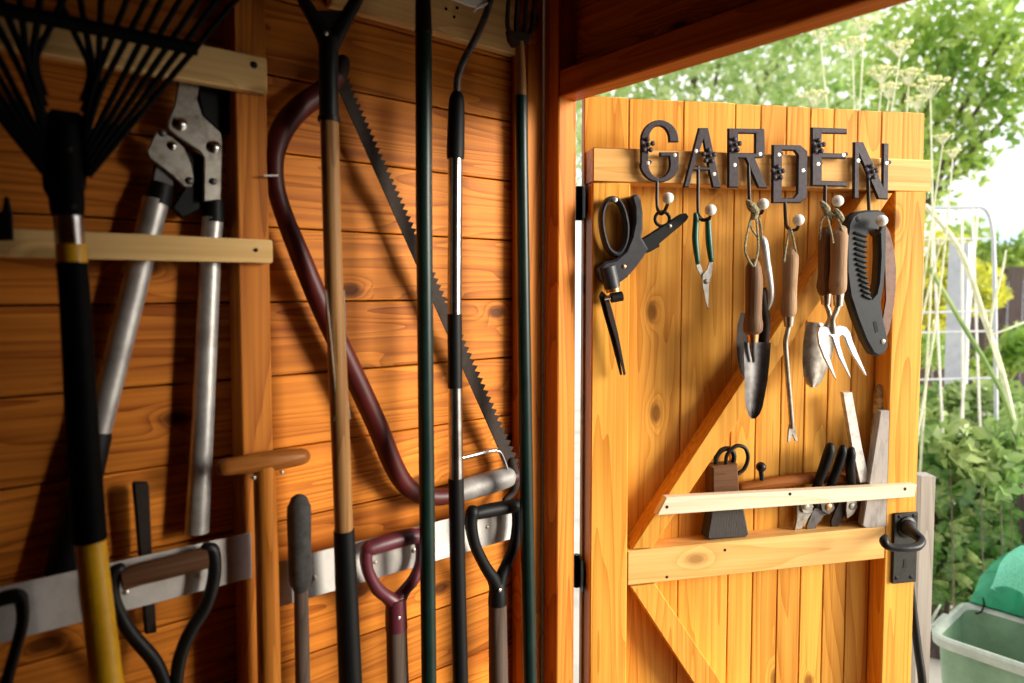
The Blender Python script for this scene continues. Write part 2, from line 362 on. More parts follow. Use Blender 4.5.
# ================================================================== the shed
YF, XJ, ZH = .847, .086, 1.838          # inner face of the front wall, door jamb, head of the opening
YO = .892                               # outer face of the front framing
YB, XR, ZC = -1.45, 1.75, 2.22          # back wall, right wall, ceiling
def child(name, me, parent, loc=(0, 0, 0), rot=(0, 0, 0)):
    o = bpy.data.objects.new(name, me); COL.objects.link(o); o.parent = parent; o.location = loc; o.rotation_euler = rot; return o
# left wall: backing, shiplap boards, studs
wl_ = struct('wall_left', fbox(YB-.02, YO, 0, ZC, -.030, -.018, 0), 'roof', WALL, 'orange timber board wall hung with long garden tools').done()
PIT = .1085; zb = 1.154
bz = mesh('board', box((YB-.0), .875, 0, .017, 0, PIT-.0026, .0016), 'wall')
k0 = -int(zb/PIT)
for k in range(k0, 10):
    z = zb + k*PIT
    o = child("board", bz, wl_); o["_z"] = z

def in_parent(parent, fr, p):            # a frame point in the coordinates of a parent whose rotation equals the frame's
    d = fr.w(p) - parent.location; return Vector((d.dot(fr.d), -d.dot(fr.nn), d.z))
for o in wl_.children: o.location = in_parent(wl_, WALL, (0, 0, o['_z']+.0013)); del o['_z']
for (s0, s1) in ((-1.30, -1.255), (-.78, -.735), (-.24, -.195), (.2995, .3425), (.808, .847)):
    g = fbox(0, s1-s0, 0, ZC-.002, .0005, .045, .0025); o = child('stud', mesh('stud', g, 'stud'), wl_); o.location = in_parent(wl_, WALL, (s0, 0, .001))
# front wall with the door opening
FW = Frame((0, YF, 0), math.pi)          # normal into the room is -y ... local x runs towards -x
fw = Frame((0, YF, 0), 0)                # local x = world x, normal = -y (into the shed)
OX = .98                                # unseen far side of the opening, widened past the door leaf for more light
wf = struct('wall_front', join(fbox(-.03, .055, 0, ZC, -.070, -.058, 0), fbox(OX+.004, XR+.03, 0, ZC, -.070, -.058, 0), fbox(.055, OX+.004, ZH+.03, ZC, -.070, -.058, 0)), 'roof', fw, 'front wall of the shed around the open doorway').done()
def fchild(name, g, m):
    o = child(name, mesh(name, g, m), wf); o.location = in_parent(wf, fw, (0, 0, 0)); return o
fchild('stud', fbox(.0462, XJ, .001, ZC-.002, -.045, 0, .0025), 'stud')
fchild('stud', fbox(OX, OX+.045, .001, ZC-.002, -.045, 0, .0025), 'stud')
fchild('stud', fbox(XR-.046, XR-.001, .001, ZC-.002, -.045, 0, .0025), 'stud')
fchild('header', fbox(XJ+.0005, OX-.0005, ZH, ZH+.047, -.045, 0, .0025), 'hdr')
fchild('header', fbox(XJ+.0005, OX-.0005, ZH+.0475, ZH+.052, -.045, -.010, .001), 'hdr')
for k in range(3):
    fchild('board', fbox(XJ+.001, OX-.001, ZH+.054+k*PIT, min(ZH+.054+(k+1)*PIT-.003, ZC-.002), -.057, -.040, .0016), 'wall')
for k in range(20):
    fchild('board', fbox(OX+.046, XR-.047, .002+k*PIT, (k+1)*PIT-.002, -.057, -.040, .0016), 'wall')
struct('wall_back', box(-.03, XR+.03, YB-.05, YB, 0, ZC, 0), 'roof', WORLD, 'rear timber wall of the shed').done()  # same orange timber, its colour dimmed to stand in for interior shade
struct('wall_right', box(XR, XR+.03, YB, YO+.01, 0, ZC, 0), 'roof', WORLD, 'right timber wall of the shed').done()  # shade put into the wood colour here as on the back wall
struct('floor', box(-.03, XR+.03, YB-.05, YO, -.03, 0, 0), 'roof', WORLD, 'wooden shed floor').done()  # floor colour darkened so it throws less light back inside
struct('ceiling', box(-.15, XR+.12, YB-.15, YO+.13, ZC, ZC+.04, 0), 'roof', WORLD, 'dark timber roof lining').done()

# ------------------------------------------------------------------ rails and strips on the left wall
def trim(name, label, g, m, screws=()):
    t = Thing(name, label, None, WALL, kind='structure'); t.add('rail', g, m)
    for (x, y, n, w, mm) in screws: t.add('screw', bolt(WALL, x, y, n, w, .003), mm)
    return t.done()
trim('trim_1', 'pale pine rail high up behind the leaf rake tines', fbox(-.35, .353*.955, 1.5+.275*.945, 1.5+.325*.945, .0455, .064), 'pine_x', ((254, 65, .064, 7, 'dark'), ))
trim('trim_2', 'narrow pine rail crossing the lopper handles', fbox(-.35, .359*.948, 1.5+.036*.945, 1.5+.069*.945, .0455, .064), 'pine_x', ((256, 250, .064, 4, 'dark'), ))
trim('trim_3', 'wide pale pine plank under the roof above the bow saw', fbox(.45, .806, 1.92, 2.02, .0005, .020), 'pine_x', ((454, 17, .02, 3, 'dark'), (446, 9, .02, 3, 'dark'), (457, 8, .02, 3, 'dark')))
sg = .953
trim('trim_4', 'dull white metal strip behind the wooden gripped fork handle', fbox(-.35, .3085, 1.5-.420*sg, 1.5-.353*sg, .0455, .0475, .0005), 'alustrip',
     ((126, 592, .0475, 6, 'screw'), (199, 575, .0475, 6, 'screw')))
trim('trim_5', 'dull white metal strip behind the maroon and black spade handles', fbox(.326, .800, 1.5-.475*sg, 1.5-.406*sg, .0455, .0475, .0005), 'alustrip',
     ((314, 578, .0475, 6, 'screw'), (296, 586, .0475, 5, 'screw'), (375, 562, .0475, 4, 'screw'), (414, 550, .0475, 6, 'screw'), (487, 527, .0475, 4, 'screw'), (515, 521, .0475, 4, 'screw')))

# ================================================================== the door
door = Thing('door_1', 'open orange timber shed door hung with hand tools', None, DOOR, kind='structure')
Z0, ZT = .03, 1.858
sm = [-.004, .084, .194, .301, .355, .41, .462, .514, .567, .621, .721]
for a, b in zip(sm[:-1], sm[1:]): door.add('board', fbox(a+.0008, b-.0008, Z0, ZT+random.uniform(-.001, .001), -.018, 0, .0016), 'door_z')
door.add('rail', fbox(0, .700, 1.692, 1.754, .0004, .046, .002), 'door_x')
def sbox(s0, s1, za0, za1, zb0, zb1, n0, n1, ch=.002): return prism([(s0, za0), (s1, zb0), (s1, zb1), (s0, za1)], n0, n1, (), ch)
MZ = lambda s: 1.0055 + .013*(s-.074)/.545
door.add('rail', sbox(.0725, .6195, MZ(.0725)-.066, MZ(.0725), MZ(.6195)-.066, MZ(.6195), .0004, .045), 'door_x')
door.add('rail', fbox(.0725, .6195, .06, .13, .0004, .045), 'door_x')
door.add('stile', fbox(0, .072, Z0, 1.6915, .0004, .045, .002), 'door_z')
door.add('stile', fbox(.620, .690, Z0, 1.6915, .0004, .045, .002), 'door_z')
door.add('brace', plate(DOOR, [(632, 549.2), (652, 548), (893, 193), (866, 193)], .0004, .0445), 'door_z')
q = [DOOR.px(*p, .0445) for p in ((631, 586.5), (655, 583.5))]
door.add('brace', prism([(q[0].x, q[0].z-.001), (q[1].x, q[1].z-.0005), (.6185, .205), (.6185, .132), (.600, .132)], .0004, .0445), 'door_z')
rl = door.add('tool_rail', plate(DOOR, [(657, 515.5), (666.5, 497.5), (917, 484.5), (915, 497)], .0452, .0625), 'white_pine', label='pale strip of new timber holding tools')
for (x, y) in ((667, 507), (790, 494), (905, 489)): door.add('screw', bolt(DOOR, x, y, .0625, 3.4, .001), 'rust', rl)
for (x, y) in ((725, 550), (667, 577)): door.add('screw', bolt(DOOR, x, y, .045, 3, .001), 'rust')
# hinges on the outer edge
for z in (1.66, .95, .25):
    door.add('hinge', join(sweep([(-.009, .0155, z-.032), (-.009, .0155, z+.032)], .006, 10), fbox(-.0065, -.0045, z-.03, z+.03, -.016, .02, 0)), 'blackmetal')
# handle: plate, lever, keyhole, screws
hp = door.add('handle_plate', fbox(.634, .689, .901, 1.046, .0455, .0515, .0015), 'plate', label='black iron handle plate')
lv = door.add('lever', join(tp(DOOR, [(907, 527, .0515, 17), (908, 528, .062, 15), (911, 531, .075, 12), (916, 535, .095, 10), (921.5, 540.5, .108, 8.5), (917, 546.5, .118, 8.5), (905, 548.3, .120, 8.2), (893, 547.5, .116, 8), (886.5, 545, .112, 8.5), (884, 541, .108, 9), (885.5, 537.5, .104, 7)], 4, 12, True), bolt(DOOR, 906.5, 527, .0515, 22, .008)), 'blackmetal', hp)
door.add('keyhole', join(bolt(DOOR, 905, 561, .0515, 5, .0008), plate(DOOR, [(904, 562), (906, 562), (907, 568), (903, 568)], .0515, .0523, ch=.0002)), 'dark', hp)
for (x, y) in ((899.5, 516.5), (914, 515.5), (896.5, 578), (911, 577)): door.add('screw', bolt(DOOR, x, y, .0515, 4, .0015), 'black', hp)
door.done((0, 0, Z0))

# ------------------------------------------------------------------ letter hooks spelling GARDEN
def arc(cx, cy, rx, ry, a0, a1, n): return [(cx+rx*math.cos(math.radians(a0+(a1-a0)*i/n)), cy-ry*math.sin(math.radians(a0+(a1-a0)*i/n))) for i in range(n+1)]
G_o = [(669, 142), (679, 142)] + arc(660, 139.5, 19, 19.8, 0, 180, 14) + [(641, 162)] + arc(660, 163, 20, 19.4, 180, 342, 14)[1:] + [(679.4, 152), (660, 152), (660, 156.5), (669.3, 156.5)] \
      + arc(659.5, 163.5, 10.5, 14, 0, -180, 12) + [(649, 139)] + arc(659.2, 139.5, 10, 13.6, 180, 0, 12)[1:]
LET = {
 'G': ([G_o], (647.5, 145), ((648, 163), (674.8, 155)), [(657, 182), (657, 210)], (668, 198)),
 'A': ([[(699, 127.6), (708.7, 127.6), (721.5, 188), (713, 187.6), (709, 170.5), (693.5, 170.2), (689.4, 187.3), (683.6, 187.3)], [(703.6, 140), (694.6, 166.2), (708.4, 166.6)]], (709, 156), ((696, 151), (714, 174)), [(698, 170), (698, 216)], (710.5, 210)),
 'R': ([[(728.5, 128), (765, 128.6), (765.5, 154), (763, 157.6), (755.5, 158), (768, 188), (758.5, 187.8), (745.6, 158.2), (738.8, 158.2), (738.8, 187.6), (728.5, 187.4)], [(738.8, 133.4), (738.8, 152.6), (755.3, 152.8), (755.3, 133.6)]], (734.6, 145), ((734.6, 165), (760, 154)), [(748.5, 164), (749.5, 208)], (763, 204)),
 'D': ([[(773, 144.5), (801, 145), (808, 151), (807.6, 197), (801, 203), (772.6, 203)], [(782.6, 150.4), (782.4, 197.6), (794, 197.8), (797.6, 193), (798, 155), (794.6, 150.6)]], (778, 172.5), ((779, 154.6), (803, 170.5)), [(785, 203), (785.5, 226)], (798.5, 220)),
 'E': ([[(812, 127), (847.7, 128.4), (847.7, 133.8), (822.4, 133.4), (822.4, 152.6), (846.6, 153.4), (846.5, 158.6), (822.4, 158.2), (822.4, 180.4), (847.5, 181.4), (847.3, 186.6), (812, 185.6)]], (818.7, 146), ((818, 164), (843.5, 155)), [(825, 185.5), (825, 214)], (837.8, 201)),
 'N': ([[(854.4, 141.8), (864, 142), (883.2, 186), (883.4, 143), (889.4, 143.4), (888.6, 199.4), (878.6, 199), (859.6, 154.5), (859.4, 198.6), (854, 198.4)]], (871.5, 172), ((858, 160.6), (886.6, 163)), [(868, 178), (869.5, 232)], (881.7, 220.6)),
}
NL = .0535
HOOK = {}
where = {'G': 'above the grass shears', 'A': 'above the green handled snips', 'R': 'above the hanging trowels', 'D': 'above the daisy weeder', 'E': 'above the hand fork', 'N': 'above the folding saw'}
for ch, (loops, fl, sc_, wire, bl) in LET.items():
    t = Thing('letter_hook', 'cast iron letter %s coat hook with white ball, %s' % (ch, where[ch]), 'letter hook', DOOR, 'letter hooks spelling GARDEN on the door')
    t.add('letter', plate(DOOR, loops[0], NL, NL+.006, loops[1:], .0020), 'iron')
    c = DOOR.px(*fl, NL+.010); r = DOOR.rad(c, 11.5)
    pet = [ball(c + Vector((math.cos(a)*r*1.0, 0, math.sin(a)*r*1.0)), r*.46, 10, 6) for a in [math.radians(90+72*i) for i in range(5)]]
    pet = join(*pet); pet = ([Vector((v.x, c.y + (v.y-c.y)*.6, v.z)) for v in pet[0]], pet[1])
    f = t.add('flower', pet, 'iron'); t.add('flower_centre', ball(c + Vector((0, -.003, 0)), r*.42, 10, 6), 'iron', f)
    for (x, y) in sc_: t.add('screw', bolt(DOOR, x, y, NL+.006, 3.9, .0006), 'screw')
    # standoffs that carry the letter on the rail
    for (x, y) in sc_:
        p = DOOR.px(x, min(max(y, 153), 178), .046); t.add('standoff', sweep([p, Vector((p.x, -NL-.001, p.z))], .004, 8), 'iron')
    (x0, y0), (x1, y1) = wire; bx, by = bl
    nf = .104 if ch == 'N' else .090                              # the ball stands well in front of the letter
    pts = [(x0, y0-4, NL+.003, 3.4), (x0, y0+4, NL+.003, 3.4), (x1, y1-7, NL+.003, 3.4), (x1+1, y1, NL+.006, 3.4), (x1+.35*(bx-x1)+1, y1+4, NL+.016, 3.4), (bx-1.5, by+9, nf-.012, 3.4), (bx, by+3, nf, 3.4)]
    t.add('hook', tp(DOOR, pts, 4, 8), 'wire')
    cb = DOOR.px(bx, by, nf+.002); t.add('ball_knob', ball(cb, DOOR.rad(cb, 11.5), 18, 12), 'white')
    HOOK[ch] = (x1+.4*(bx-x1), y1+3)
    t.done()

# ------------------------------------------------------------------ hand tools on the door
def T(name, label, cat, group=None): return Thing(name, label, cat, DOOR, group)
# grass shears
t = T('grass_shears', 'grey plastic grass shears with loop handle and long dark blades', 'shears')
lp = catmull([(613.5, 199), (621, 206), (626, 225), (624.5, 243), (617, 254), (608, 249), (602.5, 232), (601.5, 214), (606, 202)], 4, True)
P = [DOOR.px(x, y, .062) for x, y in lp]; t.add('loop_handle', sweep(P, [DOOR.rad(p, 6) for p in P], 10, closed=True, flat=2.0), 'slate')
t.add('body', plate(DOOR, [(634, 194.5), (638, 194), (641.5, 199), (643.5, 212), (643.4, 228), (642, 237), (648.8, 248.8), (644, 257), (637.6, 265.7), (628, 277), (619.5, 283), (611, 284), (603, 280), (600, 268), (606, 261.5), (616, 259.5), (626, 250.5), (631.5, 237), (634.6, 222), (634.5, 208), (631.6, 197)], .047, .075, ch=.004), 'slate')
t.add('sleeve', tp(DOOR, [(607.5, 267, .067, 17), (612.6, 288, .067, 16)], 0, 18), 'slate')
t.add('collar', tp(DOOR, [(612.8, 288.5, .067, 14.5), (613.3, 292, .067, 14)], 0, 16), 'brass')
t.add('pivot_pin', tp(DOOR, [(604, 298.5, .067, 5), (612, 297, .067, 5)], 0, 10), 'chrome')
t.add('pivot_roll', tp(DOOR, [(611, 298, .067, 10), (622, 296, .067, 10)], 0, 14), 'black')
t.add('blade', plate(DOOR, [(602, 291), (607.5, 296), (609.5, 308), (616, 333), (622.5, 375), (620.6, 375), (611, 338), (603.5, 312), (599.5, 296)], .060, .0635, ch=.0008), 'rust')
t.add('blade', plate(DOOR, [(604, 297), (609, 299), (612.5, 310), (618.5, 334), (626, 374), (624.2, 375.5), (615.6, 340), (608.8, 318)], .066, .0695, ch=.0008), 'rust')
t.add('screw', bolt(DOOR, 624, 266.5, .075, 4.5, .002), 'brass')
t.add('locking_arm', join(plate(DOOR, [(640.5, 240), (645.5, 253.5), (651, 251.5), (660, 246.5), (659.6, 243.6), (687, 220.6), (689, 216.5), (686.5, 213), (682, 213.5), (670.5, 221)], .050, .062, ch=.002)), 'black')
P = [DOOR.px(662.3+7.3*math.cos(a), 219+7.3*math.sin(a), .056) for a in [i*math.pi/8 for i in range(16)]]
t.add('hanging_ring', sweep(P, [DOOR.rad(p, 3.6) for p in P], 8, closed=True), 'black')
t.add('screw', bolt(DOOR, 670, 226, .062, 4, .002), 'worn')
t.add('nail', join(tp(DOOR, [(615, 199.5, .0455, 2.6), (615, 199.5, .085, 2.6)], 0, 8), bolt(DOOR, 615, 199.8, .083, 5, .002)), 'screw')
t.done()
# snips
t = T('garden_snips', 'small garden snips with dark green handles and bright blades', 'snips')
t.add('handle', tp(DOOR, [(695.5, 214.5, .066, 4.5), (696, 222, .066, 6), (695.3, 240, .066, 6.6), (697.8, 262, .066, 5.2)], 5, 12, True), 'greengrip')
t.add('handle', tp(DOOR, [(708, 219.5, .066, 5.5), (708.5, 232, .066, 6.4), (709.4, 245, .066, 6.8), (711.2, 260, .066, 5.2)], 5, 12, True), 'greengrip')
t.add('spring_loop', tp(DOOR, [(696, 215.5, .066, 3.5), (702, 220, .066, 3.5), (708, 219, .066, 3.5)], 4, 8), 'black')
t.add('blade', plate(DOOR, [(696, 261), (699.5, 261), (703, 271), (709, 275), (709.2, 288), (708.8, 309.5), (706.6, 300), (704, 284), (700.5, 275), (696.5, 268)], .0625, .0645, ch=.0006), 'worn')
t.add('blade', plate(DOOR, [(713.5, 259), (710, 260), (707, 269), (702.5, 275), (702.6, 286), (705.5, 300), (708, 309), (708.8, 296), (709.5, 283), (712.4, 272)], .0655, .0675, ch=.0006), 'worn')
t.add('bolt', bolt(DOOR, 706, 281.5, .0675, 5.5, .002), 'steel_d')
t.done()
def rope(pts, w=2.4, k=5): return tp(DOOR, pts, k, 7)
# trowel with wooden handle on the R
hx, hy = HOOK['R']
t = T('hand_trowel', 'narrow steel trowel with worn wooden handle hung by rope', 'trowel')
t.add('handle', tp(DOOR, [(753.5, 265, .098, 13), (753.5, 269, .098, 15.5), (754, 285, .098, 17), (753.6, 305, .098, 16), (753.2, 316, .098, 16.5), (753, 324, .098, 19), (752.8, 331, .098, 18), (752.8, 334, .098, 12)], 4, 16, True), 'oldgrip')
t.add('ferrule', tp(DOOR, [(752.8, 333.5, .098, 12), (752.8, 342, .098, 10.5)], 0, 14), 'brass')
t.add('neck', tp(DOOR, [(752.8, 340, .098, 8), (753, 350, .096, 6), (754, 362, .091, 3)], 3, 10), 'steel_d')
t.add('blade', bladeg(DOOR, [(743.5, 342, 771, 342.5), (744.2, 360, 769.6, 362), (744.8, 380, 767.6, 380), (745, 398, 764.8, 396), (746, 408, 762.6, 407), (748.5, 415, 760, 413.5), (751.5, 418.8, 756, 418.4)], .094, -.011, 8), 'steel_d')
t.add('rope', join(rope([(753, 267, .110, 2.4), (745, 250, .100, 2.4), (750, 222, .088, 2.4), (hx, hy-1, .084, 2.6), (757, 226, .094, 2.4), (758, 250, .102, 2.4), (754, 267, .110, 2.4)]), tp(DOOR, [(748, 202, .086, 5), (751, 206, .090, 9), (755, 211, .090, 9), (754, 217, .090, 6)], 3, 9, True)), 'rope')
t.done()
# aluminium trowel behind it
t = T('aluminium_trowel', 'bare metal trowel with curved handle behind the wooden handled trowel', 'trowel')
t.add('handle', tp(DOOR, [(760, 238, .077, 6), (763, 242, .077, 9.5), (766, 262, .077, 9.5), (769.5, 285, .077, 9), (770, 299, .077, 8), (768, 308, .077, 4.5)], 4, 14, True), 'alu')
t.add('stem', tp(DOOR, [(769, 303, .074, 4), (766.5, 290, .074, 5), (763, 294, .074, 7), (764, 306, .074, 7.5), (766, 322, .072, 8.5), (765, 345, .068, 7)], 4, 12), 'rust')
t.add('blade', bladeg(DOOR, [(741, 312, 766, 318), (737.5, 325, 768, 330), (736.6, 345, 768, 345), (737.8, 360, 766, 362), (741, 373, 764, 376), (748, 384, 758, 386)], .070, -.010, 8), 'rust')
t.add('rope', rope([(759, 239, .084, 2.2), (751, 226, .080, 2.2), (hx-1.5, hy-.5, .078, 2.4), (760, 222, .080, 2.2), (762, 239, .084, 2.2)]), 'rope')
t.done()
# daisy weeder on the D
hx, hy = HOOK['D']
t = T('daisy_weeder', 'forked weeder with beech handle and long thin steel rod', 'weeder')
t.add('handle', tp(DOOR, [(790.8, 253, .088, 12), (790.6, 258, .088, 15.5), (790, 275, .088, 15), (789.6, 290, .088, 14), (788.6, 306, .088, 16), (788.4, 313, .088, 15), (788.5, 316.5, .088, 11)], 4, 16, True), 'beech')
t.add('ferrule', tp(DOOR, [(788.6, 316.5, .088, 11.5), (788.8, 326.5, .088, 8.5)], 0, 14), 'ferrule')
t.add('rod', tp(DOOR, [(788.8, 326, .088, 5), (787, 334, .088, 5), (785.5, 343, .086, 5), (786.5, 360, .082, 5), (789, 390, .075, 5), (791.5, 420, .068, 5), (791.8, 428, .066, 5)], 3, 10), 'worn')
t.add('forked_tip', plate(DOOR, [(789.5, 424), (794.2, 424), (796.5, 433), (798, 441.5), (795.5, 441), (792.6, 434.5), (790.2, 442), (787.6, 442), (788.4, 432)], .064, .067, ch=.0008), 'worn')
t.add('rope', rope([(784, 262, .098, 2.2), (786, 248, .094, 2.2), (hx-1, hy, .082, 2.4), (793.5, 240, .094, 2.2), (797.5, 262, .098, 2.2)]), 'rope')
t.done()
# fork on the E (nearer) and the trowel beside it
hx, hy = HOOK['E']
t = T('hand_trowel', 'broad tarnished trowel with dark wooden handle beside the hand fork', 'trowel')
t.add('handle', tp(DOOR, [(825.5, 232, .074, 11), (825.2, 237, .074, 13.5), (825, 255, .074, 13.5), (824.6, 275, .074, 13), (824.4, 286, .074, 15), (825, 292, .074, 13), (825.4, 294.5, .074, 10)], 4, 16, True), 'oldgrip')
t.add('ferrule', tp(DOOR, [(825.5, 294, .074, 10.5), (825.8, 304.5, .074, 8.5)], 0, 14), 'ferrule')
t.add('neck', tp(DOOR, [(825.8, 304, .074, 5), (829, 312, .074, 5), (829.5, 320, .072, 5), (824, 330, .064, 5), (820, 340, .058, 3)], 4, 10), 'worn')
t.add('blade', bladeg(DOOR, [(806.5, 321.5, 825, 323.5), (804, 336, 831, 330), (802.6, 350, 834, 345), (802.4, 362, 831.5, 358), (803.5, 376, 826, 372), (806.5, 384, 821.5, 382), (810.5, 387.5, 816, 387)], .050, .010, 8), 'worn')
t.add('rope', rope([(820, 240, .084, 2.2), (821, 222, .082, 2.2), (hx-3, hy-2, .078, 2.4), (829, 226, .082, 2.2), (830, 238, .084, 2.2)]), 'rope')
t.done()
t = T('hand_fork', 'bright three tined hand fork with pale wooden handle', 'fork')
t.add('handle', tp(DOOR, [(840.5, 231.5, .100, 13), (839.5, 236, .100, 16.5), (839, 250, .100, 16), (838.6, 268, .100, 15.5), (837.8, 284, .100, 17), (838, 291, .100, 15), (838.4, 294, .100, 11)], 4, 16, True), 'beech')
t.add('ferrule', tp(DOOR, [(838.4, 293.5, .100, 11), (838.2, 306, .100, 9)], 0, 14), 'ferrule')
t.add('neck', tp(DOOR, [(838.2, 305, .100, 5.4), (836, 312, .100, 5.4), (832.5, 320, .100, 5.4), (833, 329, .098, 6), (833.5, 334, .097, 4)], 4, 10), 'worn')
t.add('tines', plate(DOOR, [(817.6, 333), (819.5, 327.5), (824, 326), (830, 327.5), (835, 327.5), (840, 325.5), (846.5, 327), (850.5, 332), (853, 341), (858, 353), (867.4, 375.8), (865, 374.5), (852.5, 355), (847.5, 344), (845.2, 337.5), (842, 334.8), (839.6, 337), (840.2, 344), (844, 357), (851.6, 378.4), (849.2, 376.4), (839, 357), (834.6, 344), (832.6, 337.5), (829.5, 335), (826, 336.5), (826, 343), (829, 354), (836.8, 379.8), (834.4, 377.4), (824, 357), (819, 344)], .093, .097, ch=.0012), 'brightsteel')
t.add('rope', join(rope([(833, 243, .112, 2.4), (831, 232, .112, 2.4), (hx-4, hy-6, .086, 2.6), (hx+1, hy-3, .086, 2.6), (838, 220, .106, 2.4), (843.5, 234, .112, 2.4)]), tp(DOOR, [(822, 203, .088, 5), (825.5, 208, .092, 8), (828, 213, .092, 7), (830, 218, .094, 4)], 3, 8, True), tp(DOOR, [(836, 210, .100, 4), (839, 215, .104, 7), (842, 219, .104, 5)], 3, 8, True)), 'rope')
t.done()
# folding saw on the N
t = T('folding_saw', 'charcoal plastic folding pruning saw with ribbed loop handle', 'saw')
t.add('handle', plate(DOOR, [(848.5, 224), (852, 216), (858, 211.5), (866, 210), (880, 209.8), (886, 213), (887.6, 224), (887, 262), (884.5, 290), (882, 303), (884, 318), (888.5, 336), (889, 346), (886, 353), (879, 356.4), (873.5, 354), (866, 341), (857, 318), (850, 296), (846.6, 272), (846.4, 246)], .066, .086,
      [[(867.5, 236), (870.5, 232), (876, 231), (879.4, 234), (880, 255), (878.4, 282), (876, 293), (872.5, 297), (868.5, 288), (865.6, 270), (865.4, 252)]], .004), 'charcoal')
for i in range(13):
    y = 233 + i*5.2; xl = 856 + max(0, (i-5))*1.05 - (i < 2)*1.0; xr = 865.5 + max(0, (i-7))*.9
    t.add('grip_rib', tp(DOOR, [(xl, y, .0865, 3.4), (xr, y+3, .0865, 3.4)], 0, 8, True), 'black')
t.add('blade', plate(DOOR, [(884, 222), (890, 232), (894.5, 250), (896.4, 268), (896, 288), (893.5, 310), (889.5, 330), (884, 344), (880, 335), (886, 300)], .076, .079, ch=.0006), mat('rust_brown', (.20, .115, .085), .65, .3, .5, (.12, .07, .055), 60, .3))
t.add('pivot_bolt', bolt(DOOR, 883, 341.5, .086, 5.5, .002), 'worn')
t.add('lock_slot', plate(DOOR, [(873, 322), (876.4, 321), (879, 331), (875.6, 333)], .0855, .0866, ch=.0004), 'dark')
t.add('rivet', bolt(DOOR, 858, 219, .086, 6, .001), 'black')
t.done()

# ------------------------------------------------------------------ things held behind the tool rail of the door
t = T('bristle_brush', 'broad dark bristle brush with looped handle standing on the door rail', 'brush')
t.add('bristles', plate(DOOR, [(713, 497), (741, 495), (745, 512), (749.5, 535), (747, 537.5), (709, 540.5), (706.5, 538), (710, 518)], .012, .036, ch=.004), 'bristle')
t.add('block', plate(DOOR, [(712.5, 467), (738, 464), (740, 497), (712.5, 498)], .009, .039, ch=.003), 'darkgrip_x')
t.add('handle_loop', join(tp(DOOR, [(717, 468, .022, 5), (716, 458, .022, 5), (722, 450, .022, 5), (730, 449, .022, 5), (734, 456, .022, 5), (732, 466, .022, 5)], 4, 10), tp(DOOR, [(726, 467, .03, 4), (727, 455, .03, 4), (736, 446, .03, 4), (745, 448, .03, 4), (748, 458, .03, 4), (744, 469, .03, 4), (737, 474, .03, 4)], 4, 10)), 'blackmetal')
t.done()
t = T('wooden_tool_handle', 'turned wooden tool handle lying sideways behind the pale strip', 'tool handle')
t.add('handle', tp(DOOR, [(741, 488, .0135, 10), (765, 484, .0135, 12.5), (800, 479, .0135, 12), (830, 477, .0135, 11.5), (848, 477, .0135, 12), (857, 478, .0135, 11)], 4, 14, True), 'varnish_x')
t.add('knob', ball(DOOR.px(761, 467, .024), .010, 12, 8), 'blackmetal'); t.add('knob_stem', tp(DOOR, [(761, 470, .024, 5), (762, 480, .024, 5)], 0, 8), 'blackmetal')
t.done()
def secateurs(label, h1, h2, piv, b1, b2, cm, bm_):
    t = T('secateurs', label, 'secateurs', 'pruners held behind the door strip')
    t.add('handle', tp(DOOR, h1, 5, 12, True), 'black'); t.add('handle', tp(DOOR, h2, 5, 12, True), 'black')
    t.add('blade', plate(DOOR, b1, .018, .022, ch=.001), bm_); t.add('hooked_jaw', plate(DOOR, b2, .0225, .0285, ch=.001), cm)
    t.add('pivot_bolt', bolt(DOOR, *piv, .0285, 7.5, .003), 'brass' if cm == 'steel_d' else 'worn'); t.done()
secateurs('bare steel pruners nearest the bristle brush, jaws pointing down', [(816, 505, .022, 7), (815, 492, .028, 8), (823, 470, .041, 10), (829, 453, .046, 11), (830, 447, .046, 9)], [(803, 504, .014, 6), (804, 498, .014, 6), (805, 493, .013, 6)], (806, 506.5),
  [(797, 500), (812, 500), (813, 512), (806, 522), (802, 529), (794.5, 530.5), (797, 519)], [(800, 501), (811, 500), (814, 507), (809, 514), (803, 513)], 'worn', 'worn')
secateurs('dark pruners with brass pivot in the middle of the three pruners', [(826, 500, .022, 7), (830, 488, .030, 8), (838, 466, .041, 9), (842, 453, .046, 9), (843, 448, .046, 7)], [(818, 504, .014, 6), (820, 498, .014, 6), (822, 493, .013, 6)], (828.5, 507),
  [(818, 500), (831, 500), (833, 511), (824, 516), (818, 524), (815, 531), (807.5, 533), (806.5, 526), (812, 513)], [(820, 500), (833, 500), (835, 509), (829, 515), (822, 511)], 'steel_d', 'steel_d')
secateurs('dark pruners with tan jaw beside the grey block', [(852, 499, .022, 7), (852, 488, .030, 8), (850, 468, .041, 9), (851, 455, .046, 9), (851.5, 450, .046, 7)], [(840, 504, .014, 6), (841, 498, .014, 6), (842, 493, .013, 6)], (852, 506.5),
  [(840, 500), (848, 500), (847, 511), (842, 522), (837, 528), (831.5, 527), (831, 521), (836, 509)], [(847, 499), (857, 498.5), (858, 508), (853, 515), (847, 519), (846, 510)], 'ferrule', 'rust')
t = T('flat_file', 'flat whitish metal bar leaning behind the pale strip', 'file')
t.add('bar', plate(DOOR, [(843, 392.5), (852.3, 392.2), (862, 446), (870, 482), (860, 483), (852, 446)], .0265, .036, ch=.001), 'paint_w'); t.done()
t = T('round_handled_tool', 'round dark handle with peeling yellow paint behind the grey block', 'tool')
t.add('handle', tp(DOOR, [(881.5, 389, .0155, 12), (881.3, 396, .0155, 13.5), (880, 412, .0155, 13.5), (877.5, 435, .0155, 13), (875, 460, .0145, 12), (873, 480, .0135, 11), (871, 500, .0125, 10)], 4, 16, True), 'peel'); t.done()
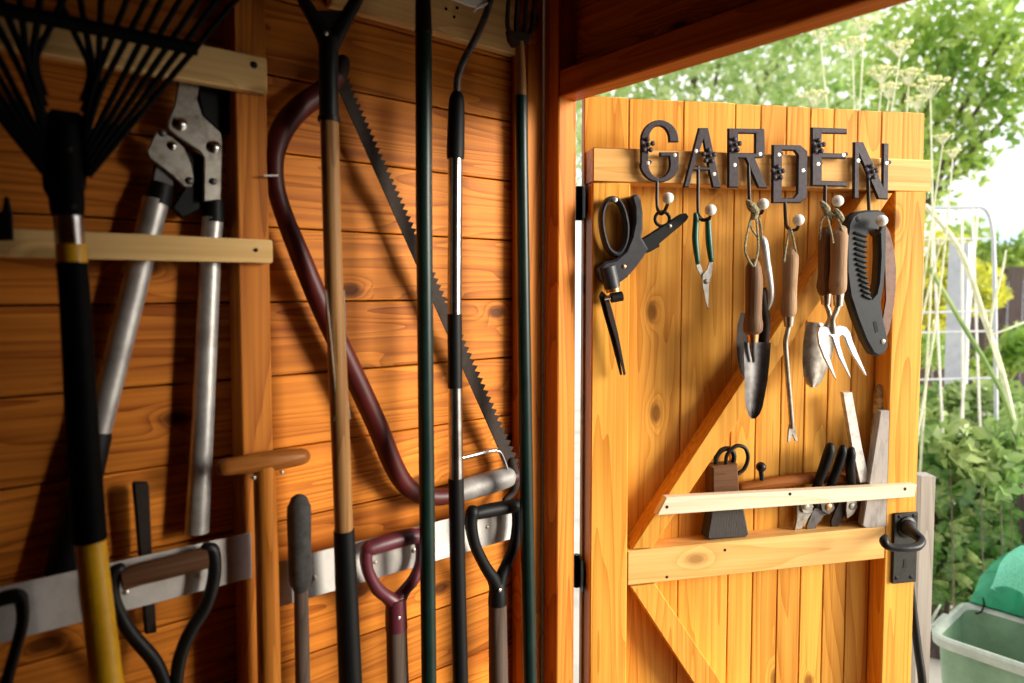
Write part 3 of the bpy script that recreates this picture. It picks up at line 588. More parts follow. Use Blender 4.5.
t = T('sharpening_block', 'long grey block of weathered wood leaning upright in the door rail', 'block')
pts = [(880.5, 411), (903, 408.5), (889.5, 524), (885, 527.5), (866, 529), (862.5, 525)]
t.add('block', plate(DOOR, pts, .0305, .0445, ch=.002), 'stone'); t.done()

# ================================================================== long tools on the left wall
def TW(name, label, cat, group=None): return Thing(name, label, cat, WALL, group)
# leaf rake, head up
t = TW('leaf_rake', 'black leaf rake, head up, with yellow shaft and black grip', 'rake')
NR = .125
t.add('grip', tp(WALL, [(71.5, 262, NR, 27), (75, 300, NR, 27.5), (83, 440, NR, 29), (90, 540, NR, 31)], 3, 18), 'rakeblack')
t.add('shaft', tp(WALL, [(90, 539, NR, 27), (97, 600, NR, 28), (107, 683, NR, 29), (130, 880, NR, 30), (160, 1120, NR, 30)], 0, 18), 'yellow')
t.add('ferrule', tp(WALL, [(67.5, 212, NR, 26), (70.5, 247, NR, 26)], 0, 18), 'chrome')
t.add('shaft_band', tp(WALL, [(70.5, 244, NR, 26.6), (72, 263, NR, 26.8)], 0, 18), 'yellow')
so = t.add('socket', join(tp(WALL, [(63.5, 124, NR, 25), (64.5, 150, NR, 29), (66.8, 200, NR, 31), (67.8, 216, NR, 28)], 3, 18), plate(WALL, [(38, 120), (52, 108), (80, 112), (92, 128), (86, 190), (72, 206), (54, 204), (44, 188)], NR-.008, NR+.004, ch=.003)), 'rakeblack')
for (x, y) in ((69, 149), (73, 206)): t.add('rivet', bolt(WALL, x, y, NR+.027, 6, .002), 'rust', so)
cb = WALL.px(62, 22, NR+.02); rt_ = WALL.px(197, 49, NR+.02); hw = rt_.x-cb.x
t.add('crossbar', sweep([(cb.x-hw, cb.y, rt_.z), (cb.x+hw, cb.y, rt_.z)], .0075, 10), 'rakeblack')
b0 = WALL.px(66, 175, NR)
NT = 20
for i in range(NT):
    f = -1 + 2*i/(NT-1)
    top = Vector((cb.x + f*hw*.985, -(NR+.020), rt_.z)); a = abs(f)
    base = Vector((b0.x + math.copysign(.016 + .004*a, f), -(NR+.004), b0.z + .085*(1-a)**1.3))
    mid = base.lerp(top, .45); mid.x += -f*.018*(1-a) if a < .5 else 0
    if a < .35: mid.x = b0.x + math.copysign(.022, f) + f*.03
    d = (top-mid).normalized()
    tip = top + d*.10; end = tip + d*.025 + Vector((0, -.03, 0))
    P = catmull([tuple(base), tuple(mid), tuple(top), tuple(tip), tuple(end)], 4)
    t.add('tine', sweep(P, .0036, 6), 'rakeblack')
t.done()
# loppers behind the narrow pine rail
t = TW('loppers', 'bypass loppers with worn steel jaws and bare metal tube arms', 'loppers')
NLo = .024
t.add('arm', tp(WALL, [(156, 200, NLo, 25), (146, 240, NLo, 24), (96, 440, NLo, 24)], 0, 18), 'alu')
t.add('arm', tp(WALL, [(213, 218, NLo, 20), (211, 240, NLo, 20), (203, 420, NLo, 21), (197, 532, NLo, 23)], 0, 18), 'alu')
t.add('grip', tp(WALL, [(97, 436, NLo, 27), (80, 505, NLo, 30), (63, 572, NLo, 32)], 0, 18, True), 'black')
t.add('collar', tp(WALL, [(162, 184, NLo, 22), (157, 204, NLo, 25.5)], 0, 18), 'black')
t.add('collar', tp(WALL, [(214, 200, NLo, 18), (213.5, 222, NLo, 21)], 0, 18), 'black')
t.add('tang', plate(WALL, [(156, 163), (175, 176), (172, 191), (152, 187)], .016, .030, ch=.001), 'steel_d')
c4 = lambda L: [(130+x/3.79, 60+y/3.79) for x, y in L]
t.add('cutting_blade', plate(WALL, c4([(190, 60), (268, 60), (255, 150), (275, 210), (345, 275), (350, 310), (345, 530), (280, 535), (282, 370), (265, 345), (180, 290), (145, 260), (145, 225), (170, 170)]), .029, .036, ch=.0012), 'worn')
t.add('lever_plate', plate(WALL, c4([(100, 270), (65, 345), (75, 372), (165, 440), (205, 480), (235, 480), (243, 450), (235, 400), (205, 330), (160, 290)]), .031, .037, ch=.0012), 'worn')
t.add('hook_jaw', plate(WALL, c4([(250, 90), (390, 100), (390, 280), (345, 275), (275, 210)]), .010, .022, ch=.002), 'black')
t.add('link', plate(WALL, c4([(190, 330), (280, 360), (282, 560), (200, 600), (160, 560), (215, 470)]), .010, .022, ch=.002), 'black')
for (x, y, w) in ((190, 243, 14), (318, 330, 13), (315, 460, 7), (160, 325, 10), (122, 277, 8), (225, 458, 8)):
    t.add('bolt', bolt(WALL, 130+x/3.79, 60+y/3.79, .036, w, .005), 'chrome' if w > 9 else 'steel_d')
t.done()
# small black clip at the left edge
t = TW('black_clip', 'small black clip on the narrow rail at the left edge', 'clip')
t.add('clip', plate(WALL, [(-6, 240), (14, 240), (13, 215), (9, 197), (5, 196), (2, 212), (-6, 214)], .0645, .078, ch=.002), 'black'); t.done()
# flat bar behind the left strip
t = TW('flat_bar', 'dark flat iron bar slotted behind the left metal strip', 'bar')
t.add('bar', plate(WALL, [(133.5, 485), (136, 483), (148, 483), (149.5, 486), (153, 570), (157, 633), (146, 635), (141, 570)], .022, .033, ch=.002), 'rust'); t.done()
# big wood gripped Y handle
def spade(t, cx, cy, n, w, mt='steel_d', top=900):
    t.add('blade', bladeg(WALL, [(cx-w*.5, cy, cx+w*.5, cy), (cx-w*.5, cy+120, cx+w*.5, cy+120), (cx-w*.42, cy+190, cx+w*.42, cy+190), (cx-w*.15, cy+230, cx+w*.15, cy+230)], n, -.012, 8), mt)
NH = .072
t = TW('digging_fork', 'black Y handle with dark wooden grip hung on the left strip', 'fork', )
gr = t.add('grip', tp(WALL, [(121, 580, NH, 22), (140, 574, NH, 22), (165, 568, NH, 22), (206, 557.5, NH, 22)], 3, 16), 'darkgrip_x')
t.add('handle_frame', join(tp(WALL, [(119, 569, NH, 12.5), (113, 574, NH, 13.8), (112.5, 588, NH, 13.1), (116, 606, NH, 12.5), (130, 632, NH, 13.1), (155, 662, NH, 13.8), (166, 690, NH, 13), (171, 720, NH, 16)], 4, 12, True),
   tp(WALL, [(207, 548, NH, 12.5), (213, 552, NH, 13.8), (214.5, 575, NH, 13.1), (206, 606, NH, 13.1), (189, 634, NH, 13.1), (179, 662, NH, 13.8), (176, 690, NH, 13), (173, 720, NH, 16)], 4, 12, True)), 'blackmetal')
t.add('shaft', tp(WALL, [(172, 715, NH, 22), (177, 780, NH, 23), (195, 960, NH, 23)], 0, 14), 'greyshaft')
spade(t, 200, 960, NH+.005, 90); t.done()
t = TW('garden_fork', 'black D handle cut off by the left edge, lowest on the wall', 'fork')
t.add('handle_frame', join(tp(WALL, [(-30, 612, NH, 13), (-5, 601, NH, 15), (16, 596, NH, 15), (22, 603, NH, 12), (22, 625, NH, 11), (14, 655, NH, 11), (4, 690, NH, 12), (-6, 720, NH, 14)], 4, 12, True)), 'blackmetal')
t.add('shaft', tp(WALL, [(-6, 715, NH, 22), (6, 1000, NH, 23)], 0, 14), 'greyshaft'); t.done()
# T-handled tool in front of the stud
t = TW('t_handled_fork', 'varnished wooden T handle and shaft standing in front of the stud', 'fork')
NT_ = .082
t.add('t_grip', tp(WALL, [(225, 467.5, NT_, 17), (240, 465, NT_, 18.5), (265, 461.5, NT_, 21), (290, 458, NT_, 19), (302, 456.5, NT_, 16.5)], 3, 16, True), 'varnish_x')
t.add('shaft', tp(WALL, [(264, 466, NT_, 21), (267, 560, NT_, 22), (269.5, 683, NT_, 22), (277, 1000, NT_, 23)], 0, 16), 'varnish')
for (x, y) in ((253.5, 477.5), (281.5, 472.5)): t.add('screw', bolt(WALL, x, y, NT_+.005, 5, .004), 'screw')
t.done()
# grey rubber gripped tool
t = TW('edging_iron', 'straight grey rubber grip on a brown shaft beside the stud', 'edging iron')
NG = .070
t.add('grip', tp(WALL, [(299, 504, NG, 20), (299, 510, NG, 23.5), (299.5, 545, NG, 22.5), (300.5, 580, NG, 22), (300.6, 586, NG, 17)], 3, 16, True), 'rubber')
t.add('shaft', tp(WALL, [(300.8, 584, NG, 14), (302, 640, NG, 14.5), (304, 760, NG, 15), (310, 1000, NG, 15)], 0, 14), 'greyshaft')
t.done()
# maroon D handle
t = TW('border_spade', 'spade with maroon plastic D handle and grey shaft', 'spade')
t.add('handle', join(tp(WALL, [(368, 549, NH, 15), (378, 545.5, NH, 16.5), (396, 540, NH, 17), (411, 536.5, NH, 16.5), (418, 536.5, NH, 14)], 3, 14, True),
  tp(WALL, [(368, 547, NH, 12), (366, 556, NH, 13.2), (368, 571, NH, 12.1), (376, 587, NH, 13.2), (386, 596, NH, 13), (394, 602, NH, 17)], 4, 12, True),
  tp(WALL, [(418, 534.5, NH, 12.6), (421, 546, NH, 11.5), (420.5, 562, NH, 10.9), (414, 579, NH, 12.1), (405, 590, NH, 12), (397, 602, NH, 17)], 4, 12, True),
  tp(WALL, [(396, 598, NH, 20), (396, 612, NH, 21.5), (396.5, 629, NH, 22)], 2, 16)), 'maroon_p')
t.add('shaft', tp(WALL, [(396.5, 628, NH, 20.5), (398, 683, NH, 21.5), (404, 880, NH, 22)], 0, 16), 'greyshaft')
t.add('rivet', bolt(WALL, 399, 618, NH+.015, 4, .002), 'screw')
spade(t, 406, 880, NH+.004, 95); t.done()
# black D handle
t = TW('digging_spade', 'spade with black plastic D handle next to the corner post', 'spade')
t.add('handle', join(tp(WALL, [(474, 514, NH, 12), (484, 511.5, NH, 14), (500, 508.5, NH, 14), (512, 506.3, NH, 13.5), (517, 505.8, NH, 13.4)], 3, 14, True),
  tp(WALL, [(472.5, 512, NH, 14.0), (471, 524, NH, 12.8), (475, 545, NH, 11.6), (485, 566, NH, 11.6), (494, 580, NH, 13.4), (497, 592, NH, 15)], 4, 12, True),
  tp(WALL, [(517, 504.5, NH, 12.2), (517.5, 524, NH, 11.6), (514, 545, NH, 11.0), (507, 563, NH, 11.0), (501, 578, NH, 13.4), (498, 592, NH, 15)], 4, 12, True),
  tp(WALL, [(497.5, 582, NH, 14), (497.5, 592, NH, 18), (497.5, 604, NH, 19)], 2, 16)), 'black')
t.add('shaft', tp(WALL, [(497.5, 602, NH, 18.5), (498.5, 683, NH, 19.5), (501, 860, NH, 20)], 0, 16), 'greyshaft')
t.add('rivet', bolt(WALL, 500, 590, NH+.013, 4, .002), 'screw')
spade(t, 500, 860, NH+.004, 56); t.done()
# wooden shafted tool with black Y socket
t = TW('long_spade', 'ash shafted spade with black Y handle and wire tied round it', 'spade')
NS = .098
t.add('handle_frame', join(tp(WALL, [(329, 50, NS, 18), (325, 38, NS, 17), (314, 18, NS, 14), (302, -4, NS, 13), (296, -30, NS, 13)], 3, 12), tp(WALL, [(329, 50, NS, 18), (335, 38, NS, 17), (346, 18, NS, 14), (358, -4, NS, 13), (364, -30, NS, 13)], 3, 12),
   plate(WALL, [(312, 10), (347, 10), (337, 40), (322, 40)], NS-.004, NS+.004, ch=.001), tp(WALL, [(296, -28, NS, 18), (364, -20, NS, 18)], 0, 12, True)), 'blackmetal')
t.add('socket', tp(WALL, [(328.5, 38, NS, 20), (328.5, 80, NS, 19), (329, 116, NS, 19), (329, 117, NS, 22), (329, 122, NS, 22)], 0, 16), 'blackmetal')
t.add('shaft', tp(WALL, [(329.5, 121, NS, 18), (333, 260, NS, 18), (339, 400, NS, 18.5), (344, 535, NS, 18)], 3, 16), 'ash')
t.add('lower_socket', tp(WALL, [(344, 530, NS, 20.5), (346.5, 590, NS, 22), (350.5, 683, NS, 23), (360, 900, NS, 23)], 0, 16), 'black')
t.add('rivet', bolt(WALL, 326, 33, NS+.014, 5, .002), 'worn')
t.add('wire', tp(WALL, [(325.5, 290, NS+.004, 1.6), (330, 330, NS+.010, 1.6), (335.5, 395, NS+.008, 1.6), (334.5, 421, NS+.006, 1.6)], 4, 6), 'screw')
t.add('wire', tp(WALL, [(344, 290, NS+.004, 1.6), (344.5, 318, NS+.008, 1.8), (346.5, 385, NS+.006, 1.6), (350, 419, NS+.004, 1.6)], 4, 6), 'screw')
spade(t, 366, 900, NS+.004, 90); t.done()
# bow saw
t = TW('bow_saw', 'bow saw with maroon tubular frame and long toothed blade', 'saw')
NB = .038
t.add('frame', tp(WALL, [(336, 76, NB, 20), (322, 92, NB, 22), (302, 106, NB, 23), (284, 127, NB, 23), (274.5, 155, NB, 20), (275.5, 185, NB, 18), (284, 215, NB, 18), (300, 255, NB, 20), (323, 310, NB, 21), (353, 373, NB, 21), (377, 425, NB, 21), (392, 462, NB, 20), (404, 483, NB, 19), (418, 494, NB, 18), (434, 497, NB, 17), (450, 496, NB, 16)], 4, 16), 'maroon')
t.add('nose', tp(WALL, [(336, 84, NB, 14), (340, 72, NB, 17), (343, 62, NB, 14)], 3, 12, True), 'rust')
p0, p1 = (341, 80), (513, 466); L_ = math.hypot(p1[0]-p0[0], p1[1]-p0[1]); dx, dy = (p1[0]-p0[0])/L_, (p1[1]-p0[1])/L_; nx, ny = dy, -dx
out = []; nt_ = 62
for i in range(nt_):
    a = i/nt_*L_; wd = 1.0
    out += [(p0[0]+dx*a+nx*4, p0[1]+dy*a+ny*4), (p0[0]+dx*(a+L_/nt_*.5)+nx*8.5, p0[1]+dy*(a+L_/nt_*.5)+ny*8.5)]
out += [(p1[0]+nx*4, p1[1]+ny*4), (p1[0]-nx*6, p1[1]-ny*6), (p0[0]-nx*6, p0[1]-ny*6)]
t.add('blade', plate(WALL, out, NB-.001, NB+.001, ch=.0003), 'rust')
t.add('wire_band', tp(WALL, [(264, 175.5, NB+.020, 2), (278, 175.5, NB+.020, 2)], 0, 8), 'white')
t.add('handle', tp(WALL, [(455, 493, NB, 20), (470, 488, NB, 23), (490, 482.5, NB, 22.5), (507, 477, NB, 21), (511, 476, NB, 16)], 3, 14), 'castgrey')
t.add('hand_guard', tp(WALL, [(461, 458, NB+.006, 4), (472, 455.5, NB+.006, 4.2), (490, 451, NB+.006, 4.2), (499, 451.5, NB+.006, 4.2), (503, 458, NB+.006, 4.2), (508, 472, NB+.006, 4.5)], 4, 10), 'chrome')
t.add('tension_lever', join(tp(WALL, [(508, 478, NB, 17), (515, 476, NB, 15)], 0, 12, True)), 'maroon')
t.add('blade_pin', tp(WALL, [(512, 462, NB+.003, 9), (515, 478, NB+.003, 10), (513, 492, NB, 8), (505, 500, NB, 6)], 3, 10, True), 'rust')
t.done()
# dark green pole
t = TW('green_pole', 'long dark green pole left of the hoe', 'pole')
NP = .110
t.add('shaft', tp(WALL, [(423.5, 26, NP, 16.5), (424, 200, NP, 16.5), (425.8, 400, NP, 15.8), (429, 683, NP, 15), (435, 1080, NP, 15)], 0, 18), 'green')
t.add('socket', tp(WALL, [(423, -40, NP, 13), (423, 0, NP, 15.5), (423.5, 28, NP, 17), (423.5, 32, NP, 18), (423.6, 34, NP, 17)], 0, 16), 'blackmetal')
t.done()
# hoe
t = TW('garden_hoe', 'hoe with bent steel neck, chrome shaft and black foam grips', 'hoe')
NQ = .104
t.add('neck', tp(WALL, [(497, -40, NQ, 7), (493, -12, NQ, 7), (488, 8, NQ, 7), (478, 33, NQ, 7.5), (463, 62, NQ, 7.5), (457.6, 78, NQ, 7.5), (457, 95, NQ, 7.5)], 4, 12), 'steel_d')
t.add('upper_grip', tp(WALL, [(457, 92, NQ, 9), (456.8, 97, NQ, 14), (456.4, 108, NQ, 16.5), (455.5, 150, NQ, 18), (455.4, 159, NQ, 17)], 3, 16), 'black')
t.add('shaft', tp(WALL, [(455.2, 157, NQ, 14.5), (454.6, 300, NQ, 14), (455.2, 400, NQ, 14), (456, 480, NQ, 14.5)], 0, 18), 'chrome')
t.add('label_sleeve', tp(WALL, [(454.6, 314, NQ, 14.6), (455.1, 388, NQ, 14.6)], 0, 18), 'black')
t.add('lower_grip', tp(WALL, [(456, 478, NQ, 15.6), (457.5, 560, NQ, 15.6), (460.5, 683, NQ, 15.5), (468, 1080, NQ, 15.5)], 0, 18), 'black')
t.add('blade', join(plate(WALL, [(440, -30), (500, -24), (498, -6), (484, 9), (470, 6), (444, -4)], NQ-.004, NQ-.001, ch=.0006), tp(WALL, [(474, 12, NQ-.006, 4), (476, 8, NQ-.004, 4), (487, 4, NQ, 5)], 3, 8)), 'alustrip')
t.done()
# cultivator on a green shaft by the corner post
t = TW('hand_cultivator', 'green shafted cultivator with clawed head beside the corner post', 'cultivator')
NC = .106
t.add('shaft', tp(WALL, [(521, 96, NC, 12.5), (523.5, 300, NC, 13.5), (526.5, 500, NC, 14), (530, 683, NC, 14), (537, 1080, NC, 14)], 0, 16), 'green')
t.add('neck', tp(WALL, [(519.5, 42, NC, 9), (520.5, 70, NC, 10.5), (521, 98, NC, 11.5)], 0, 14), 'ash')
t.add('head', join(plate(WALL, [(509, 30), (531, 33), (530, 40), (526, 46), (515, 46), (511, 40)], NC-.004, NC+.006, ch=.001)), 'rust')
for dxp in (-13, -4, 5, 13):
    t.add('tine', tp(WALL, [(520+dxp*.6, 38, NC, 5), (520+dxp*.95, 26, NC, 5), (521+dxp, 8, NC+.004, 4.5), (523+dxp, -14, NC+.012, 4), (524+dxp, -26, NC+.035, 2.5)], 4, 8), 'rust')
t.done()

# ================================================================== the garden outside
ZG = -.12
struct('ground', box(-12, 14, YO+.02, 22, ZG-.05, ZG, 0), 'ground', WORLD, 'pale garden paving beyond the shed').done()
struct('ground', box(-12, 14, -8, YO+.02, ZG-.30, ZG-.25, 0), 'soil', WORLD, 'grass around the shed').done()
def wgeo(fr, pts, rad, **k): return sweep(pts, rad, **k)
rng = np.random.default_rng(3)
def leaves(centres, radii, n, size, flat=.9, asp=.55):
    """n loose leaves, each a folded two-quad blade, scattered in ellipsoids."""
    C = np.array(centres); R = np.array(radii); vol = R.prod(1)**.7; pick = rng.choice(len(C), n, p=vol/vol.sum())
    d = rng.normal(size=(n, 3)); d /= np.linalg.norm(d, axis=1)[:, None]; r = rng.random(n)**.45
    P = C[pick] + d*R[pick]*r[:, None]
    V, Fc = [], []
    for p in P:
        a = rng.normal(size=3); a /= np.linalg.norm(a); b = np.cross(a, rng.normal(size=3)); b /= np.linalg.norm(b); c = np.cross(a, b)
        s = size*(.7+.6*rng.random()); i = len(V)
        V += [p-a*s*.5, p-a*s*.12+b*s*asp*.5+c*s*.10, p+a*s*.55, p-a*s*.12-b*s*asp*.5+c*s*.10]
        Fc += [(i, i+1, i+2), (i, i+2, i+3)]
    return ([Vector(v) for v in V], Fc)
def tree(name, label, trunk, blobs, n, size, lm, group=None, branches=True):
    t = Thing(name, label, 'tree', WORLD, group)
    tx, ty, th, tr = trunk
    t.add('trunk', sweep([(tx, ty, ZG), (tx+.05, ty, ZG+th*.5), (tx, ty+.05, ZG+th)], [tr, tr*.8, tr*.55], 10), 'bark')
    if branches:
        for c, r in blobs:
            p = Vector((tx, ty, ZG+th*.92)); q = Vector(c); m = p.lerp(q, .5)+Vector((0, 0, .15))
            t.add('branch', sweep(catmull([tuple(p), tuple(m), tuple(q)], 4), [tr*.45*(1-i/10) for i in range(9)], 7), 'bark')
    t.add('foliage', leaves([b[0] for b in blobs], [b[1] for b in blobs], n, size), lm, kind='stuff', smooth=False)
    return t.done()
def B(px, py, dep, rx, rz, ry=None): p = at(px, py, dep); return (tuple(p), (rx, ry or rx, rz))
# tall pale tree filling the sky behind the door
p = at(690, 60, 7.2)
tree('broadleaf_tree', 'pale leafy tree filling the gap above the door top', (p.x, p.y, 2.3, .14), [B(560, 60, 6.8, .9, .9), B(640, 20, 7.2, 1.0, 1.0), B(720, 60, 7.0, 1.0, .9), B(800, 30, 7.4, 1.0, 1.0), B(860, 90, 7.0, .9, .8), B(700, -80, 7.4, 1.2, .9), B(840, -60, 7.4, 1.1, .9), B(620, 130, 7, .8, .8), B(780, 140, 7, .9, .8)], 12500, .105, 'leaf_pale')
p = at(900, 200, 6.2)
tree('overhanging_tree', 'bright green tree with branches hanging across the white sky', (p.x, p.y, 2.1, .10), [B(905, 70, 5.8, .42, .55), B(950, 25, 5.6, .50, .36), B(1005, 35, 5.4, .50, .34), B(1040, 90, 5.3, .30, .40), B(945, 110, 5.7, .36, .42), B(985, 130, 5.6, .22, .32), B(920, 180, 5.8, .34, .5), B(975, 165, 5.7, .16, .16), B(1000, -50, 5.6, .8, .35), B(1000, 80, 5.5, .3, .2)], 3700, .095, 'leaf_tree')
# fennel going over beside the shed door
def umbel(c, r, n=16):
    c = Vector(c); hub = c - Vector((0, 0, r*.9)); st, fl = [], []
    for i in range(n):
        a = i*2.399; q = r*math.sqrt((i+.5)/n); e = c + Vector((math.cos(a)*q, math.sin(a)*q, r*.16*(1-(q/r)**2)*2 + random.uniform(-.004, .004)))
        st.append(sweep([hub, e], .0013, 4)); fl.append(ball(e, r*.17, 6, 4, .55))
    return join(*st), join(*fl)
def fennel(label, base, heads):
    t = Thing('fennel_plant', label, 'plant', WORLD, 'fennel plants by the door')
    bx, by = base
    for (px, py, dep, r) in heads:
        c = at(px, py, dep); s, f = umbel(c, r); hub = c - Vector((0, 0, r*.9))
        b = Vector((bx+random.uniform(-.05, .05), by+random.uniform(-.05, .05), ZG)); m = b.lerp(hub, .6) + Vector((random.uniform(-.04, .04), random.uniform(-.04, .04), .15))
        P = catmull([tuple(b), tuple(m), tuple(hub)], 5)
        k = t.add('stem', sweep(P, [.0058-.0003*i for i in range(len(P))], 7), 'stem')
        t.add('umbel_rays', s, 'stem', k); t.add('flower_head', f, 'umbel', k)
    return t.done()
b = at(862, 300, 2.9)
fennel('fennel with flat yellow flower heads rising behind the right half of the door', (b.x, b.y), [(864, 24, 2.8, .045), (853, 44, 2.75, .062), (821, 33, 3.0, .055), (815, 96, 2.9, .06), (882, 72, 2.7, .055), (889, 88, 2.7, .05), (900, 46, 2.9, .055)])
b = at(900, 330, 2.8)
fennel('fennel with pale flower heads right of the door edge', (b.x, b.y), [(909, 74, 2.8, .055), (931, 84, 2.75, .07), (943, 137, 2.6, .035), (953, 152, 2.6, .03), (918, 100, 2.9, .05), (940, 240, 2.6, .03)])
# bleached dead stems leaning across the garden
def px3(pts): return catmull([tuple(at(x, y, d)) for x, y, d in pts], 4)
t = Thing('dry_stalk', 'thick bleached stalk with side shoots leaning from the trellis down to the right', 'stalk', WORLD)
k = t.add('stalk', sweep(px3([(925, 205, 2.80), (960, 250, 2.78), (985, 320, 2.76), (1008, 395, 2.74), (1040, 560, 2.72), (1065, 690, 2.72)]), .011, 7), 'stem')
t.add('side_shoot', sweep(px3([(1003, 378, 2.74), (990, 330, 2.74), (1003, 268, 2.72), (1006, 250, 2.72)]), [.005]*9+[.004]*4, 7), 'stem', k)
t.add('side_shoot', sweep(px3([(988, 336, 2.75), (1005, 330, 2.73), (1030, 320, 2.72)]), .0042, 7), 'stem', k)
t.done()
t = Thing('green_stalk', 'green stalk slanting just below the thick bleached stalk', 'stalk', WORLD)
t.add('stalk', sweep(px3([(930, 268, 2.70), (960, 320, 2.70), (990, 370, 2.70), (1012, 420, 2.70), (1050, 560, 2.69), (1075, 700, 2.69)]), .009, 7), 'leaf_low'); t.done()
# metal trellis
t = Thing('metal_trellis', 'grey metal arched trellis frame right of the door', 'trellis', WORLD)
TD = 3.1; q = lambda x, y, d=TD: tuple(at(x, y, d))
gx = at(997, 600, TD); gl = at(915, 600, TD)
t.add('arch', sweep(catmull([q(905, 700), q(906, 400), q(908, 240), q(912, 212), q(928, 208), q(960, 207.5), q(980, 207), q(988, 213), q(992, 228), q(994, 260), q(996, 400), q(998, 720)], 5), .009, 8), 'postgrey')
for y in (238.5, 311, 331, 378): t.add('crossbar', sweep([q(906, y+2), q(994, y)], .0055, 7), 'postgrey')
for x0, x1 in ((978, 940), (932, 955), (962, 964), (972, 990)): t.add('rod', sweep([q(x0, 208), q(x1, 690)], .0055, 7), 'white')
t.done()
t = Thing('grey_post', 'flat grey post standing behind the metal trellis', 'post', WORLD)
p = at(957, 350, 4.2); t.add('post', box(p.x-.055, p.x+.055, p.y-.03, p.y+.03, ZG, 1.5+ (288-243)/690*4.2, .004), 'postgrey'); t.done()
# far fence, each board a part
t = Thing('board_fence', 'weathered dark board fence at the end of the garden', 'fence', WORLD)
a = at(880, 300, 6.6); b = at(1100, 300, 6.0); a.z = b.z = 0; dv = (b-a); ln = dv.length; dv.normalize(); nv = Vector((-dv.y, dv.x, 0)); k = 0; s = 0.
fz = 1.5 + (288-268)/690*6.3
while s < ln:
    w = .115; c = a + dv*s; h = fz + random.uniform(-.02, .02); vs = []
    for z in (ZG, h):
        for (u_, v_) in ((0, 0), (w-.008, 0), (w-.008, .02), (0, .02)): p = c + dv*u_ + nv*v_; vs.append(Vector((p.x, p.y, z)))
    t.add('board', (vs, [(0, 1, 2, 3), (4, 5, 6, 7), (0, 1, 5, 4), (1, 2, 6, 5), (2, 3, 7, 6), (3, 0, 4, 7)]), 'fence', smooth=False); s += w
t.done()
def bush(label, blobs, n, size, lm, sr=.02):
    t = Thing('garden_bush', label, 'bush', WORLD)
    for c, r in blobs[:4]:
        t.add('stem', sweep([(c[0]+.05, c[1], ZG), (c[0], c[1], c[2])], [sr, sr*.4], 6), 'bark')
    t.add('foliage', leaves([b[0] for b in blobs], [b[1] for b in blobs], n, size, asp=.7), lm, kind='stuff', smooth=False); t.done()
bush('yellow green bush in front of the far fence', [B(930, 275, 5.2, .22, .25), B(960, 290, 5.2, .28, .24), B(985, 290, 5.2, .16, .16), B(915, 310, 5.2, .25, .28), B(945, 250, 5.2, .18, .16)], 1300, .075, 'leaf_yel')
bush('green shrub showing above the far fence at the right edge', [B(1015, 262, 7.2, .32, .22), B(1045, 255, 7.2, .4, .3), B(985, 255, 7.4, .25, .18), B(965, 240, 7.4, .3, .25)], 1200, .09, 'leaf_tree')
bush('pale leafy bed plants under the metal trellis', [B(945, 405, 3.4, .16, .10), B(975, 400, 3.4, .16, .11), B(1000, 395, 3.3, .12, .09), B(960, 440, 3.2, .2, .12), B(930, 430, 3.3, .12, .12), B(1005, 425, 3.2, .14, .10)], 1100, .06, 'leaf_low')
bush('low green plants growing against the far fence', [B(1010, 355, 4.8, .18, .14), B(985, 365, 4.8, .18, .10), B(930, 350, 4.8, .16, .14), B(1030, 350, 4.7, .2, .2)], 700, .07, 'leaf_tree')
# stone edging wall of the far bed
t = Thing('bed_wall', 'low pale stone edge of the raised bed behind the trellis', 'wall', WORLD)
p = at(900, 372, 4.4); e = at(1060, 372, 4.2); zt = 1.5-(400-288)/690*4.3
for i in range(5):
    c0 = p.lerp(e, i/5); c1 = p.lerp(e, (i+.97)/5); t.add('stone', box(min(c0.x, c1.x), max(c0.x, c1.x), min(c0.y, c1.y)-.05, max(c0.y, c1.y)+.05, ZG, zt, .01), 'stone')
t.done()
for (x, y, r, lab) in ((927, 395, .05, 'small red brown flowerpot nearest the door edge'), (938, 397, .05, 'small red brown flowerpot left of the trellis rods')):
    c = at(x, y, 4.35); c.z = zt; t = Thing('flowerpot', lab, 'flowerpot', WORLD, 'flowerpots'); t.add('pot', sweep([(c.x, c.y, c.z+.001), (c.x, c.y, c.z+.06), (c.x, c.y, c.z+.062), (c.x, c.y, c.z+.08)], [r*.36, r*.5, r*.56, r*.56], 12), 'terracotta'); t.done()
# near fence covered in ivy
t = Thing('ivy_fence', 'dark slatted fence under the ivy behind the green bin', 'fence', WORLD)
a = at(905, 500, 3.05); b = at(1075, 500, 2.75); a.z = b.z = 0; dv = (b-a); ln = dv.length; dv.normalize(); nv = Vector((-dv.y, dv.x, 0)); s = 0.; IV = (a.copy(), dv.copy(), nv.copy(), ln)
fz = 1.5 - (455-288)/690*2.9
while s < ln:
    w = .095; c = a + dv*s; h = fz + random.uniform(-.03, .03); vs = []
    for z in (ZG, h):
        for (u_, v_) in ((0, 0), (w-.010, 0), (w-.010, .018), (0, .018)): p = c + dv*u_ + nv*v_; vs.append(Vector((p.x, p.y, z)))
    t.add('slat', (vs, [(0, 1, 2, 3), (4, 5, 6, 7), (0, 1, 5, 4), (1, 2, 6, 5), (2, 3, 7, 6), (3, 0, 4, 7)]), 'fence', smooth=False); s += w
t.done()
ivy = Thing('ivy', 'glossy green ivy climbing over the fence behind the bin', 'ivy', WORLD)
for i in range(7):
    s0 = ln*(.06+.13*i); P = []
    for j in range(6): pp = a + dv*(s0 + .06*math.sin(j*1.7+i)) - nv*.012; P.append((pp.x, pp.y, ZG + j*(fz-ZG+.05)/5))
    ivy.add('stem', sweep(catmull(P, 3), .006, 6), 'bark')
iv = ivy.done()
